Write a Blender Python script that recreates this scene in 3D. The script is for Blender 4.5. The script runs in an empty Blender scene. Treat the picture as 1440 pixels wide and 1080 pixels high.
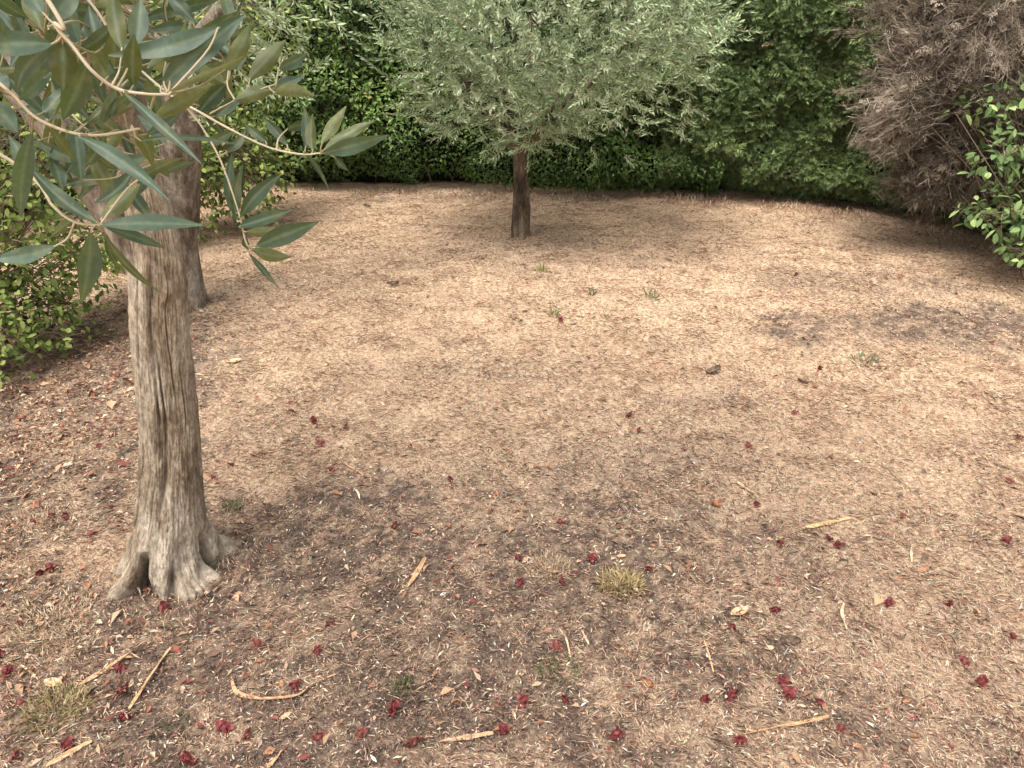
import bpy, math, random
import numpy as np

# ------------------------------------------------------------------ camera, world, sun, exposure
S = bpy.context.scene
COL = S.collection
random.seed(7)
RNG = np.random.default_rng(7)

CAM_H, PITCH, FPX = 1.6, math.radians(26.0), 1109.0
cam_data = bpy.data.cameras.new("camera")
cam_data.sensor_width = 36.0
cam_data.lens = 36.0 * FPX / 1440.0
cam_data.clip_start = 0.02
cam_data.clip_end = 400.0
cam = bpy.data.objects.new("camera", cam_data)
COL.objects.link(cam)
cam.location = (0, 0, CAM_H)
cam.rotation_euler = (math.pi / 2 - PITCH, 0, 0)
S.camera = cam

SUN_EL, SUN_AZ = math.radians(67), math.radians(-150)      # azimuth measured from +Y towards +X
world = bpy.data.worlds.new("World")
S.world = world
world.use_nodes = True
wn, wl = world.node_tree.nodes, world.node_tree.links
wn.clear()
w_out = wn.new('ShaderNodeOutputWorld')
w_bg = wn.new('ShaderNodeBackground')
w_sky = wn.new('ShaderNodeTexSky')
w_sky.sky_type = 'NISHITA'
w_sky.sun_disc = False
w_sky.sun_elevation = SUN_EL
w_sky.sun_rotation = SUN_AZ
w_sky.air_density = 1.0
w_sky.dust_density = 5.0
w_sky.ozone_density = 1.0
w_hs = wn.new('ShaderNodeHueSaturation')                  # an overcast, nearly neutral sky
w_hs.inputs['Saturation'].default_value = 0.25
wl.new(w_sky.outputs[0], w_hs.inputs['Color'])
wl.new(w_hs.outputs[0], w_bg.inputs['Color'])
w_bg.inputs['Strength'].default_value = 0.14
wl.new(w_bg.outputs[0], w_out.inputs['Surface'])

sun_data = bpy.data.lights.new("sun", 'SUN')
sun_data.energy = 1.75
sun_data.angle = math.radians(30)
sun_data.color = (1.0, 0.95, 0.88)
sun = bpy.data.objects.new("sun", sun_data)
COL.objects.link(sun)
sun.rotation_euler = (math.pi / 2 - SUN_EL, 0, -SUN_AZ + math.pi)
S.view_settings.view_transform = 'Standard'
S.view_settings.look = 'None'
S.view_settings.exposure = 1.55
S.view_settings.gamma = 1.0
S.cycles.max_bounces = 8
S.cycles.transparent_max_bounces = 8

# ------------------------------------------------------------------ geometry helpers
FW = np.array([0, math.cos(PITCH), -math.sin(PITCH)])
UP = np.array([0, math.sin(PITCH), math.cos(PITCH)])


def ray(px, py):
    return FW + np.array([1.0, 0, 0]) * ((px - 720.0) / FPX) + UP * ((540.0 - py) / FPX)


def at(px, py, y):
    """the point at distance y in front of the viewer that is seen at px, py"""
    d = ray(px, py)
    return np.array([0, 0, CAM_H]) + d * (y / d[1])


def _h(ix, iy, iz, seed):
    v = np.sin(ix * 127.1 + iy * 311.7 + iz * 74.7 + seed * 53.3) * 43758.5453
    return v - np.floor(v)


def vnoise(p, seed=0):
    p = np.asarray(p, float)
    i = np.floor(p)
    f = p - i
    f = f * f * (3 - 2 * f)
    x, y, z = i[..., 0], i[..., 1], i[..., 2]
    fx, fy, fz = f[..., 0], f[..., 1], f[..., 2]
    r = 0
    for a in (0, 1):
        for b in (0, 1):
            for c in (0, 1):
                w = (fx if a else 1 - fx) * (fy if b else 1 - fy) * (fz if c else 1 - fz)
                r = r + w * _h(x + a, y + b, z + c, seed)
    return r * 2 - 1


def fbm(p, seed=0, octv=3):
    r, a = 0, 1.0
    p = np.asarray(p, float)
    for k in range(octv):
        r = r + a * vnoise(p, seed + k)
        p = p * 2.03 + 11.3
        a *= 0.5
    return r


def gz(x, y):
    x, y = np.asarray(x, float), np.asarray(y, float)
    p = np.stack([x, y, np.zeros_like(x)], -1)
    near = np.clip(1.4 - (np.abs(x) + np.abs(y - 4)) / 14, 0, 1)
    return 0.022 * vnoise(p * 1.1, 3) + near * (0.010 * vnoise(p * 6, 5) + 0.006 * vnoise(p * 19, 6))


def G(px, py):
    d = ray(px, py)
    t = CAM_H / -d[2]
    x, y = d[0] * t, d[1] * t
    z = float(gz(x, y))
    t = (CAM_H - z) / -d[2]
    x, y = d[0] * t, d[1] * t
    return np.array([x, y, float(gz(x, y))])


def mesh_from(name, verts, faces, mat, attrs=None, smooth=False):
    """faces: list of int arrays (n,3) and (n,4)"""
    me = bpy.data.meshes.new(name)
    verts = np.asarray(verts, np.float32)
    me.vertices.add(len(verts))
    me.vertices.foreach_set('co', verts.ravel())
    loops = np.concatenate([np.asarray(f, np.int32).ravel() for f in faces])
    sizes = np.concatenate([np.full(len(f), np.asarray(f).shape[1], np.int32) for f in faces])
    starts = np.concatenate([[0], np.cumsum(sizes)[:-1]]).astype(np.int32)
    me.loops.add(len(loops))
    me.loops.foreach_set('vertex_index', loops)
    me.polygons.add(len(sizes))
    me.polygons.foreach_set('loop_start', starts)
    me.update(calc_edges=True)
    for k, v in (attrs or {}).items():
        v = np.asarray(v, np.float32)
        if v.ndim == 1:
            me.attributes.new(k, 'FLOAT', 'POINT').data.foreach_set('value', v)
        else:
            if v.shape[1] == 3:
                v = np.concatenate([v, np.ones((len(v), 1), np.float32)], 1)
            me.attributes.new(k, 'FLOAT_COLOR', 'POINT').data.foreach_set('color', v.ravel())
    if smooth:
        me.polygons.foreach_set('use_smooth', np.ones(len(sizes), bool))
    me.materials.append(mat)
    me.validate()
    return me


class Geo:
    def __init__(s):
        s.v, s.f, s.t, s.c, s.n = [], [], [], [], 0

    def add(s, v, faces, tint=0.5, col=None):
        v = np.asarray(v, float)
        s.v.append(v)
        for f in faces:
            s.f.append(np.asarray(f, np.int64) + s.n)
        s.t.append(np.broadcast_to(np.asarray(tint, float), (len(v),)))
        c = np.array([0.5, 0.5, 0.5]) if col is None else np.asarray(col, float)
        s.c.append(np.broadcast_to(c, (len(v), 3)))
        s.n += len(v)
        return s

    def build(s, name, mat, parent=None, smooth=False, origin=None):
        v = np.concatenate(s.v)
        loc = np.zeros(3)
        if parent is not None:
            loc = np.array(parent.matrix_basis.translation)
            if parent.parent is not None:
                loc = loc + np.array(parent.parent.matrix_basis.translation)
            v = v - loc
        elif origin is not None:
            v = v - np.asarray(origin)
        me = mesh_from(name, v, s.f, mat, {'tint': np.concatenate(s.t), 'col': np.concatenate(s.c)}, smooth)
        o = bpy.data.objects.new(name, me)
        COL.objects.link(o)
        if parent is not None:
            o.parent = parent
        elif origin is not None:
            o.location = origin
        return o


def tag(o, label, cat, group=None, kind=None):
    o['label'] = label
    o['category'] = cat
    if group:
        o['group'] = group
    if kind:
        o['kind'] = kind
    return o


def empty(name, loc, label, cat, group=None):
    o = bpy.data.objects.new(name, None)
    COL.objects.link(o)
    o.location = loc
    o.empty_display_size = 0.1
    return tag(o, label, cat, group)


def unit(a):
    a = np.asarray(a, float)
    return a / np.maximum(np.linalg.norm(a, axis=-1, keepdims=True), 1e-9)


def rnd_dir(n):
    return unit(RNG.normal(size=(n, 3)))


def smooth_path(pts, n):
    """Catmull-Rom through pts (any number of columns), n samples"""
    P = np.asarray(pts, float)
    if len(P) == 2:
        t = np.linspace(0, 1, n)[:, None]
        return P[0] * (1 - t) + P[1] * t
    P = np.vstack([2 * P[0] - P[1], P, 2 * P[-1] - P[-2]])
    m = len(P) - 3
    t = np.linspace(0, m - 1e-6, n)
    i = t.astype(int)
    u = (t - i)[:, None]
    a, b, c, d = P[i], P[i + 1], P[i + 2], P[i + 3]
    return 0.5 * (2 * b + (c - a) * u + (2 * a - 5 * b + 4 * c - d) * u ** 2 + (3 * b - a - 3 * c + d) * u ** 3)


def frames(path):
    T = unit(np.gradient(path, axis=0))
    ref = np.array([0.0, 1.0, 0.0])
    if abs(T[0] @ ref) > 0.9:
        ref = np.array([1.0, 0, 0])
    N = []
    n = unit(ref - T[0] * (T[0] @ ref))
    for t in T:
        n = unit(n - t * (t @ n))
        N.append(n)
    N = np.array(N)
    return T, N, np.cross(T, N)


def tube(geo, pts, radii, sides=8, n=None, bump=0.0, bscale=20.0, tint=0.5, cap=True):
    pts = np.asarray(pts, float)
    radii = np.asarray(radii, float)
    n = n or max(6, len(pts) * 5)
    P = smooth_path(np.hstack([pts, radii[:, None]]), n)
    path, r = P[:, :3], np.maximum(P[:, 3], 1e-4)
    T, N, B = frames(path)
    a = np.linspace(0, 2 * math.pi, sides, endpoint=False)
    ring = N[:, None, :] * np.cos(a)[None, :, None] + B[:, None, :] * np.sin(a)[None, :, None]
    rr = np.broadcast_to(r[:, None], (n, sides)).copy()
    if bump:
        q = path[:, None, :] + ring * r[:, None, None]
        rr *= 1 + bump * fbm(q * np.array([bscale, bscale, bscale * 0.3]), 9)
    v = path[:, None, :] + ring * rr[:, :, None]
    i, j = np.meshgrid(np.arange(n - 1), np.arange(sides), indexing='ij')
    k = (j + 1) % sides
    f = np.stack([i * sides + j, i * sides + k, (i + 1) * sides + k, (i + 1) * sides + j], -1).reshape(-1, 4)
    v = v.reshape(-1, 3)
    fs = [f]
    if cap:
        v = np.vstack([v, path[-1] + T[-1] * r[-1]])
        jj = np.arange(sides)
        fs.append(np.stack([(n - 1) * sides + jj, (n - 1) * sides + (jj + 1) % sides, np.full(sides, n * sides)], -1))
    geo.add(v, fs, tint)


def twigs(geo, A, B, r0, r1, sag=0.0, tint=0.5):
    """many thin three-sided twigs from A to B at once, bent by sag in the middle"""
    A, B = np.asarray(A, float), np.asarray(B, float)
    n = len(A)
    d = unit(B - A)
    s = unit(np.cross(d, rnd_dir(n)))
    u = np.cross(d, s)
    M = (A + B) / 2 + np.array([0, 0, 1.0]) * np.broadcast_to(np.asarray(sag, float), (n,))[:, None]
    r0 = np.broadcast_to(np.asarray(r0, float), (n,))[:, None]
    r1 = np.broadcast_to(np.asarray(r1, float), (n,))[:, None]
    vs = []
    for P, r in ((A, r0), (M, (r0 + r1) / 2), (B, r1)):
        for k in range(3):
            a = 2 * math.pi * k / 3
            vs.append(P + (s * math.cos(a) + u * math.sin(a)) * r)
    V = np.stack(vs, 1).reshape(-1, 3)
    base = (np.arange(n) * 9)[:, None]
    q = []
    for lv in (0, 3):
        for k in range(3):
            q.append(base + np.array([[lv + k, lv + (k + 1) % 3, lv + 3 + (k + 1) % 3, lv + 3 + k]]))
    t = np.repeat(np.broadcast_to(np.asarray(tint, float), (n,)), 9)
    geo.add(V, [np.concatenate(q)], t)


def leaves4(geo, P, D, N, L, W, fold=0.15, bend=0.1, tint=None, col=None, wide=0.45):
    """small folded lens-shaped leaves: base, two sides, tip"""
    P, D = np.asarray(P, float), unit(D)
    n = len(P)
    Sd = unit(np.cross(D, N))
    N = np.cross(Sd, D)
    L = np.broadcast_to(np.asarray(L, float), (n,))[:, None]
    W = np.broadcast_to(np.asarray(W, float), (n,))[:, None]
    m = P + D * L * wide
    V = np.stack([P, m - Sd * W / 2 + N * W * fold, P + D * L - N * L * bend, m + Sd * W / 2 + N * W * fold], 1).reshape(-1, 3)
    b = np.arange(n) * 4
    f = np.concatenate([np.stack([b, b + 2, b + 1], -1), np.stack([b, b + 3, b + 2], -1)])
    t = np.repeat(RNG.random(n) if tint is None else np.broadcast_to(tint, (n,)), 4)
    c = None if col is None else np.repeat(col, 4, axis=0)
    geo.add(V, [f], t, c)


def leaves8(geo, P, D, N, L, W, fold=0.2, bend=0.15, tint=None, w1=0.85, w2=0.85):
    """larger leaves with a midrib: base, two pairs of sides, tip"""
    P, D = np.asarray(P, float), unit(D)
    n = len(P)
    Sd = unit(np.cross(D, N))
    N = np.cross(Sd, D)
    L = np.broadcast_to(np.asarray(L, float), (n,))[:, None]
    W = np.broadcast_to(np.asarray(W, float), (n,))[:, None]
    m1 = P + D * L * 0.32 - N * L * bend * 0.1
    m2 = P + D * L * 0.68 - N * L * bend * 0.45
    t = P + D * L - N * L * bend
    h1, h2 = W / 2 * w1, W / 2 * w2
    V = np.stack([P, m1, m2, t, m1 - Sd * h1 + N * W * fold, m1 + Sd * h1 + N * W * fold,
                  m2 - Sd * h2 + N * W * fold, m2 + Sd * h2 + N * W * fold], 1).reshape(-1, 3)
    b = np.arange(n) * 8
    q = lambda *k: np.stack([b + i for i in k], -1)
    tr = np.concatenate([q(0, 1, 4), q(0, 5, 1), q(2, 3, 6), q(2, 7, 3)])
    qu = np.concatenate([q(1, 2, 6, 4), q(1, 5, 7, 2)])
    tt = np.repeat(RNG.random(n) if tint is None else np.broadcast_to(tint, (n,)), 8)
    geo.add(V, [tr, qu], tt)


# ------------------------------------------------------------------ materials
def new_mat(name):
    m = bpy.data.materials.new(name)
    m.use_nodes = True
    nt = m.node_tree
    nt.nodes.clear()
    out = nt.nodes.new('ShaderNodeOutputMaterial')
    return m, nt, out


def ramp(nt, fac, stops):
    r = nt.nodes.new('ShaderNodeValToRGB')
    e = r.color_ramp.elements
    while len(e) < len(stops):
        e.new(0.5)
    for k, (p, c) in enumerate(stops):
        e[k].position = p
        e[k].color = (*c, 1)
    nt.links.new(fac, r.inputs[0])
    return r.outputs[0]


def attr(nt, name, out='Fac'):
    a = nt.nodes.new('ShaderNodeAttribute')
    a.attribute_name = name
    return a.outputs[out]


def noise(nt, scale, detail=4, rough=0.6, stretch=None, coord='Object'):
    t = nt.nodes.new('ShaderNodeTexCoord')
    n = nt.nodes.new('ShaderNodeTexNoise')
    n.inputs['Scale'].default_value = scale
    n.inputs['Detail'].default_value = detail
    n.inputs['Roughness'].default_value = rough
    src = t.outputs[coord]
    if stretch:
        mp = nt.nodes.new('ShaderNodeMapping')
        mp.inputs['Scale'].default_value = stretch
        nt.links.new(src, mp.inputs[0])
        src = mp.outputs[0]
    nt.links.new(src, n.inputs['Vector'])
    return n.outputs['Fac']


def mix(nt, fac, a, b, blend='MIX'):
    m = nt.nodes.new('ShaderNodeMix')
    m.data_type = 'RGBA'
    m.blend_type = blend
    for sock, v in ((m.inputs[0], fac), (m.inputs[6], a), (m.inputs[7], b)):
        if isinstance(v, (int, float)):
            sock.default_value = v
        elif isinstance(v, tuple):
            sock.default_value = (*v, 1)
        else:
            nt.links.new(v, sock)
    return m.outputs[2]


def bsdf(nt, out, color, rough=0.8, spec=0.3, bump=None, bstr=0.5, bdist=0.01, transl=0.0, tcol=None):
    p = nt.nodes.new('ShaderNodeBsdfPrincipled')
    if isinstance(color, tuple):
        p.inputs['Base Color'].default_value = (*color, 1)
    else:
        nt.links.new(color, p.inputs['Base Color'])
    p.inputs['Roughness'].default_value = rough
    p.inputs['Specular IOR Level'].default_value = spec
    if bump is not None:
        b = nt.nodes.new('ShaderNodeBump')
        b.inputs['Strength'].default_value = bstr
        b.inputs['Distance'].default_value = bdist
        nt.links.new(bump, b.inputs['Height'])
        nt.links.new(b.outputs[0], p.inputs['Normal'])
    sh = p.outputs[0]
    if transl:
        t = nt.nodes.new('ShaderNodeBsdfTranslucent')
        c = tcol if tcol is not None else color
        if isinstance(c, tuple):
            t.inputs[0].default_value = (*c, 1)
        else:
            nt.links.new(c, t.inputs[0])
        ms = nt.nodes.new('ShaderNodeMixShader')
        ms.inputs[0].default_value = transl
        nt.links.new(sh, ms.inputs[1])
        nt.links.new(t.outputs[0], ms.inputs[2])
        sh = ms.outputs[0]
    nt.links.new(sh, out.inputs['Surface'])
    return p


def leaf_mat(name, stops, under=None, rough=0.5, spec=0.35, transl=0.25, tcol=None):
    m, nt, out = new_mat(name)
    c = ramp(nt, attr(nt, 'tint'), stops)
    if under:
        g = nt.nodes.new('ShaderNodeNewGeometry')
        cu = ramp(nt, attr(nt, 'tint'), under)
        c = mix(nt, g.outputs['Backfacing'], c, cu)
    bsdf(nt, out, c, rough, spec, transl=transl, tcol=tcol)
    return m


def bark_mat(name, pale, brown, dark, scale=1.0, bstr=0.6):
    m, nt, out = new_mat(name)
    a = noise(nt, 8 * scale, 7, 0.7, (1, 1, 0.42))
    b = noise(nt, 42 * scale, 8, 0.75, (1, 1, 0.45))
    d = noise(nt, 110 * scale, 6, 0.75, (1, 1, 0.55))
    c = ramp(nt, a, [(0.36, dark), (0.46, brown), (0.56, pale), (0.75, tuple(min(1, x * 1.3) for x in pale))])
    c2 = ramp(nt, b, [(0.34, (0.52, 0.49, 0.46)), (0.48, (0.82, 0.8, 0.77)), (0.68, (1.3, 1.28, 1.25))])
    c = mix(nt, 0.9, c, c2, 'MULTIPLY')
    c = mix(nt, 0.7, c, ramp(nt, d, [(0.35, (0.45, 0.42, 0.4)), (0.5, (0.95, 0.95, 0.95)), (0.66, (1.25, 1.25, 1.25))]), 'MULTIPLY')
    g = attr(nt, 'tint')                                   # up to 1 in the trunk's cracks, hollow and brown bands: darker colour
    c = mix(nt, g, c, tuple(x * 0.22 for x in dark))
    h = mix(nt, 0.5, b, d)
    bsdf(nt, out, c, 0.92, 0.12, bump=h, bstr=bstr, bdist=0.02)
    return m


M = {}
M['olive_bark'] = bark_mat('grey olive bark', (0.44, 0.375, 0.295), (0.31, 0.25, 0.182), (0.17, 0.12, 0.082))
M['dark_bark'] = bark_mat('dark olive bark', (0.17, 0.13, 0.09), (0.085, 0.062, 0.042), (0.035, 0.026, 0.019))
M['brown_bark'] = bark_mat('grey brown olive bark', (0.29, 0.245, 0.195), (0.165, 0.130, 0.10), (0.075, 0.053, 0.038))
M['twig_pale'] = leaf_mat('pale tan twig', [(0, (0.20, 0.17, 0.085)), (0.5, (0.33, 0.275, 0.17)), (1, (0.42, 0.355, 0.25))], rough=0.7, transl=0)
M['twig_brown'] = leaf_mat('brown twig', [(0, (0.09, 0.065, 0.045)), (1, (0.22, 0.16, 0.11))], rough=0.8, transl=0)
M['olive_silver'] = leaf_mat('silver green olive leaves',
                             [(0, (0.075, 0.115, 0.040)), (0.5, (0.215, 0.295, 0.125)), (1, (0.41, 0.50, 0.28))],
                             [(0, (0.21, 0.265, 0.14)), (1, (0.42, 0.48, 0.32))], rough=0.55, transl=0.22)
M['olive_crown'] = leaf_mat('dark olive leaves',
                            [(0, (0.05, 0.085, 0.045)), (1, (0.11, 0.15, 0.075))],
                            [(0, (0.16, 0.19, 0.09)), (1, (0.24, 0.27, 0.14))], rough=0.5, transl=0.2)
M['broad_hedge'] = leaf_mat('fresh green hedge leaves',
                            [(0, (0.036, 0.066, 0.018)), (0.6, (0.105, 0.175, 0.038)), (0.93, (0.21, 0.30, 0.075)), (1, (0.30, 0.27, 0.10))], transl=0.3)
M['conifer'] = leaf_mat('dark green conifer sprays',
                        [(0, (0.066, 0.102, 0.036)), (0.5, (0.155, 0.215, 0.075)), (0.92, (0.22, 0.29, 0.10)), (1, (0.24, 0.16, 0.10))],
                        rough=0.6, transl=0.15)
M['lime'] = leaf_mat('lime green shrub leaves',
                     [(0, (0.05, 0.08, 0.02)), (0.5, (0.19, 0.245, 0.06)), (1, (0.46, 0.50, 0.17))], transl=0.3, rough=0.7, spec=0.18)
M['fresh'] = leaf_mat('light green vine leaves',
                      [(0, (0.05, 0.085, 0.03)), (0.5, (0.15, 0.225, 0.08)), (1, (0.36, 0.45, 0.17))], transl=0.3, rough=0.7, spec=0.18)
M['dead'] = leaf_mat('grey brown dead twigs', [(0, (0.075, 0.058, 0.046)), (0.6, (0.20, 0.157, 0.114)), (1, (0.37, 0.31, 0.24))],
                     rough=0.85, spec=0.15, transl=0)


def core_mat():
    m, nt, out = new_mat('dark core for hedge shade')  # near-black colour stands in for the shade deep inside the hedge
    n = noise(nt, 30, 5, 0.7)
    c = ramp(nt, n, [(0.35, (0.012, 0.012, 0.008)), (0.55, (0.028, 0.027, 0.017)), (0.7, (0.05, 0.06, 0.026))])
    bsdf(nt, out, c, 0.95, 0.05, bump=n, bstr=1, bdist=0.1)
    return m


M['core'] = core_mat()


def col_mat(name, rough=0.85, spec=0.2, transl=0.0):
    m, nt, out = new_mat(name)
    c = attr(nt, 'col', 'Color')
    n = noise(nt, 260, 3, 0.6)
    c = mix(nt, 1.0, c, ramp(nt, n, [(0.3, (0.72, 0.7, 0.68)), (0.7, (1.12, 1.12, 1.12))]), 'MULTIPLY')
    bsdf(nt, out, c, rough, spec, transl=transl)
    return m


M['litter'] = col_mat('dry plant litter')
M['tuft'] = col_mat('grass blades', transl=0.2)


def strip_mat():
    m, nt, out = new_mat('tan dry bark strip')
    n = noise(nt, 60, 5, 0.65)
    c = ramp(nt, n, [(0.3, (0.20, 0.115, 0.06)), (0.5, (0.42, 0.265, 0.145)), (0.75, (0.56, 0.395, 0.245))])
    c = mix(nt, 1.0, c, attr(nt, 'col', 'Color'), 'MULTIPLY')
    bsdf(nt, out, c, 0.75, 0.25, bump=n, bstr=0.5, bdist=0.003)
    return m


M['strip'] = strip_mat()


def flower_mat(name, a, b, c3):
    m, nt, out = new_mat(name)
    n = noise(nt, 90, 4, 0.6)
    c = ramp(nt, n, [(0.3, a), (0.52, b), (0.75, c3)])
    bsdf(nt, out, c, 0.6, 0.3, bump=n, bstr=0.4, bdist=0.003, transl=0.12)
    return m


M['flower'] = flower_mat('wilted dark red petals', (0.06, 0.012, 0.013), (0.175, 0.032, 0.030), (0.31, 0.095, 0.078))
M['flower_rust'] = flower_mat('rusty red petals', (0.08, 0.022, 0.016), (0.18, 0.05, 0.036), (0.30, 0.12, 0.09))
M['leaf_rust'] = flower_mat('rust brown dead leaf', (0.12, 0.045, 0.02), (0.30, 0.12, 0.05), (0.45, 0.22, 0.10))
M['leaf_tan'] = flower_mat('tan dead leaf', (0.40, 0.22, 0.12), (0.56, 0.34, 0.19), (0.66, 0.45, 0.29))
M['leaf_dark'] = flower_mat('dark brown dead leaf', (0.045, 0.028, 0.018), (0.10, 0.065, 0.04), (0.19, 0.13, 0.09))

# ------------------------------------------------------------------ ground
ZONES = []


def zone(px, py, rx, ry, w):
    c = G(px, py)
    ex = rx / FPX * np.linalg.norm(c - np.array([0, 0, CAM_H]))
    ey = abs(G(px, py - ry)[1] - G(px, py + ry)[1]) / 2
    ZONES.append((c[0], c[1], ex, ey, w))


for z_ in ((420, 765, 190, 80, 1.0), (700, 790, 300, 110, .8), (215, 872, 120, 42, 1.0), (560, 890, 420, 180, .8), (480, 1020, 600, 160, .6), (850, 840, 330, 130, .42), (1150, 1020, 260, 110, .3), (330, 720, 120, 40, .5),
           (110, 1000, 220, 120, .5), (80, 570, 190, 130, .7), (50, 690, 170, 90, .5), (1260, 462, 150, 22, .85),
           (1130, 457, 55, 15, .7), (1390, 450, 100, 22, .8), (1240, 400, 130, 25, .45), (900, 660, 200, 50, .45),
           (600, 690, 260, 45, .6), (1000, 900, 160, 80, .35), (1100, 905, 30, 12, .9), (740, 350, 200, 30, .35),  # the tiny zone here puts a small hole's shade into the soil colour
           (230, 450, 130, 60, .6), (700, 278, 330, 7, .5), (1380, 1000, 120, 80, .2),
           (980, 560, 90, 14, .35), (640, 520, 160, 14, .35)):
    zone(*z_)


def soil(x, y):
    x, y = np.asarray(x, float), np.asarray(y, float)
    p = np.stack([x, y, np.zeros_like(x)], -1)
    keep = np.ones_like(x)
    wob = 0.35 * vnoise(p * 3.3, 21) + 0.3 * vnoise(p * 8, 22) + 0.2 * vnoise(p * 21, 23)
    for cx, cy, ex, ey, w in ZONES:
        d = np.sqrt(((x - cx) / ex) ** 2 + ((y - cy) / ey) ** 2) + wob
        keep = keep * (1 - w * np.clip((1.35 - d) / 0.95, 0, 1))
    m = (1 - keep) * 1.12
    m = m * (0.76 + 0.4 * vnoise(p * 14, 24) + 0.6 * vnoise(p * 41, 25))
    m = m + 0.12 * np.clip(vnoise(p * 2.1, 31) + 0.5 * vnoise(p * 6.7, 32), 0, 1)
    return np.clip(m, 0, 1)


def axis_pts(lo, hi, step, far):
    a = np.arange(lo, hi + step / 2, step)
    g = [step * 1.6]
    while sum(g) < far:
        g.append(g[-1] * 1.35)
    out = np.cumsum(g)
    return np.concatenate([(lo - out)[::-1], a, hi + out])


def build_ground():
    xs, ys = axis_pts(-4.2, 4.6, 0.022, 90), axis_pts(0.5, 7.6, 0.022, 90)
    X, Y = np.meshgrid(xs, ys, indexing='ij')
    x, y = X.ravel(), Y.ravel()
    V = np.stack([x, y, gz(x, y)], -1)
    p = V * np.array([1, 1, 0])
    inner = (np.abs(x) < 4.8) & (y > 0.3) & (y < 7.8)
    V[:, 2] += inner * (0.004 * vnoise(p * 60, 8) - 0.004)
    nx, ny = len(xs), len(ys)
    i, j = np.meshgrid(np.arange(nx - 1), np.arange(ny - 1), indexing='ij')
    f = np.stack([i * ny + j, (i + 1) * ny + j, (i + 1) * ny + j + 1, i * ny + j + 1], -1).reshape(-1, 4)
    m, nt, out = new_mat('dry lawn soil')
    n1 = noise(nt, 1.6, 4, 0.6)
    n2 = noise(nt, 55, 6, 0.75)
    n3 = noise(nt, 170, 5, 0.8)
    straw = ramp(nt, n2, [(0.30, (0.10, 0.072, 0.05)), (0.42, (0.30, 0.213, 0.14)), (0.56, (0.53, 0.385, 0.255)), (0.76, (0.67, 0.51, 0.355))])
    straw = mix(nt, ramp(nt, n1, [(0.4, (0, 0, 0)), (0.65, (0.6, 0.6, 0.6))]), straw, (0.47, 0.33, 0.22))
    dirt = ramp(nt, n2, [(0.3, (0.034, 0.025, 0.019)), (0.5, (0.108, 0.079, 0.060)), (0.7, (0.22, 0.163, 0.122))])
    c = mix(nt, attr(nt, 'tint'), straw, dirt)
    c = mix(nt, 0.9, c, ramp(nt, n3, [(0.33, (0.42, 0.4, 0.38)), (0.5, (0.95, 0.95, 0.95)), (0.7, (1.25, 1.25, 1.25))]), 'MULTIPLY')
    bsdf(nt, out, c, 0.95, 0.1, bump=mix(nt, 0.5, n2, n3), bstr=0.9, bdist=0.012)
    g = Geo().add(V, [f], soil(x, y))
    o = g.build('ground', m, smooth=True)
    o['kind'] = 'structure'
    return o


build_ground()


def ground_pts(n, y0=0.75, y1=7.3, power=1.35):
    """points on the lawn, thinning out with distance from the near edge"""
    out = []
    tot = 0
    while tot < n:
        y = RNG.uniform(y0, y1, n)
        x = RNG.uniform(-4.3, 4.5, n)
        keep = (RNG.random(n) < (y0 / y) ** power * 2.2) & (np.abs(x) < 0.78 * y + 0.75)
        out.append(np.stack([x[keep], y[keep]], -1))
        tot += keep.sum()
    return np.concatenate(out)[:n]


PAL_STRAW = np.array([(0.66, 0.455, 0.31), (0.58, 0.385, 0.255), (0.48, 0.30, 0.20), (0.74, 0.575, 0.42), (0.38, 0.23, 0.16),
                      (0.62, 0.45, 0.275), (0.20, 0.125, 0.09), (0.52, 0.29, 0.205)])
PAL_DARK = np.array([(0.10, 0.068, 0.056), (0.18, 0.122, 0.10), (0.28, 0.19, 0.15), (0.40, 0.27, 0.20), (0.19, 0.155, 0.14),
                     (0.055, 0.040, 0.035), (0.46, 0.37, 0.31), (0.27, 0.12, 0.085)])


def palette(n, dark_w):
    a = PAL_STRAW[RNG.choice(8, n, p=[.22, .23, .16, .05, .11, .10, .05, .08])]
    b = PAL_DARK[RNG.choice(8, n, p=[.18, .20, .18, .13, .12, .1, .03, .06])]
    pick = RNG.random(n) < dark_w
    c = np.where(pick[:, None], b * np.array([0.86, 0.79, 0.73]), a * np.array([1.03, 1.03, 1.08]))
    return np.clip(c * np.exp(RNG.normal(-0.04, 0.25, (n, 1))), 0, 0.62)


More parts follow.
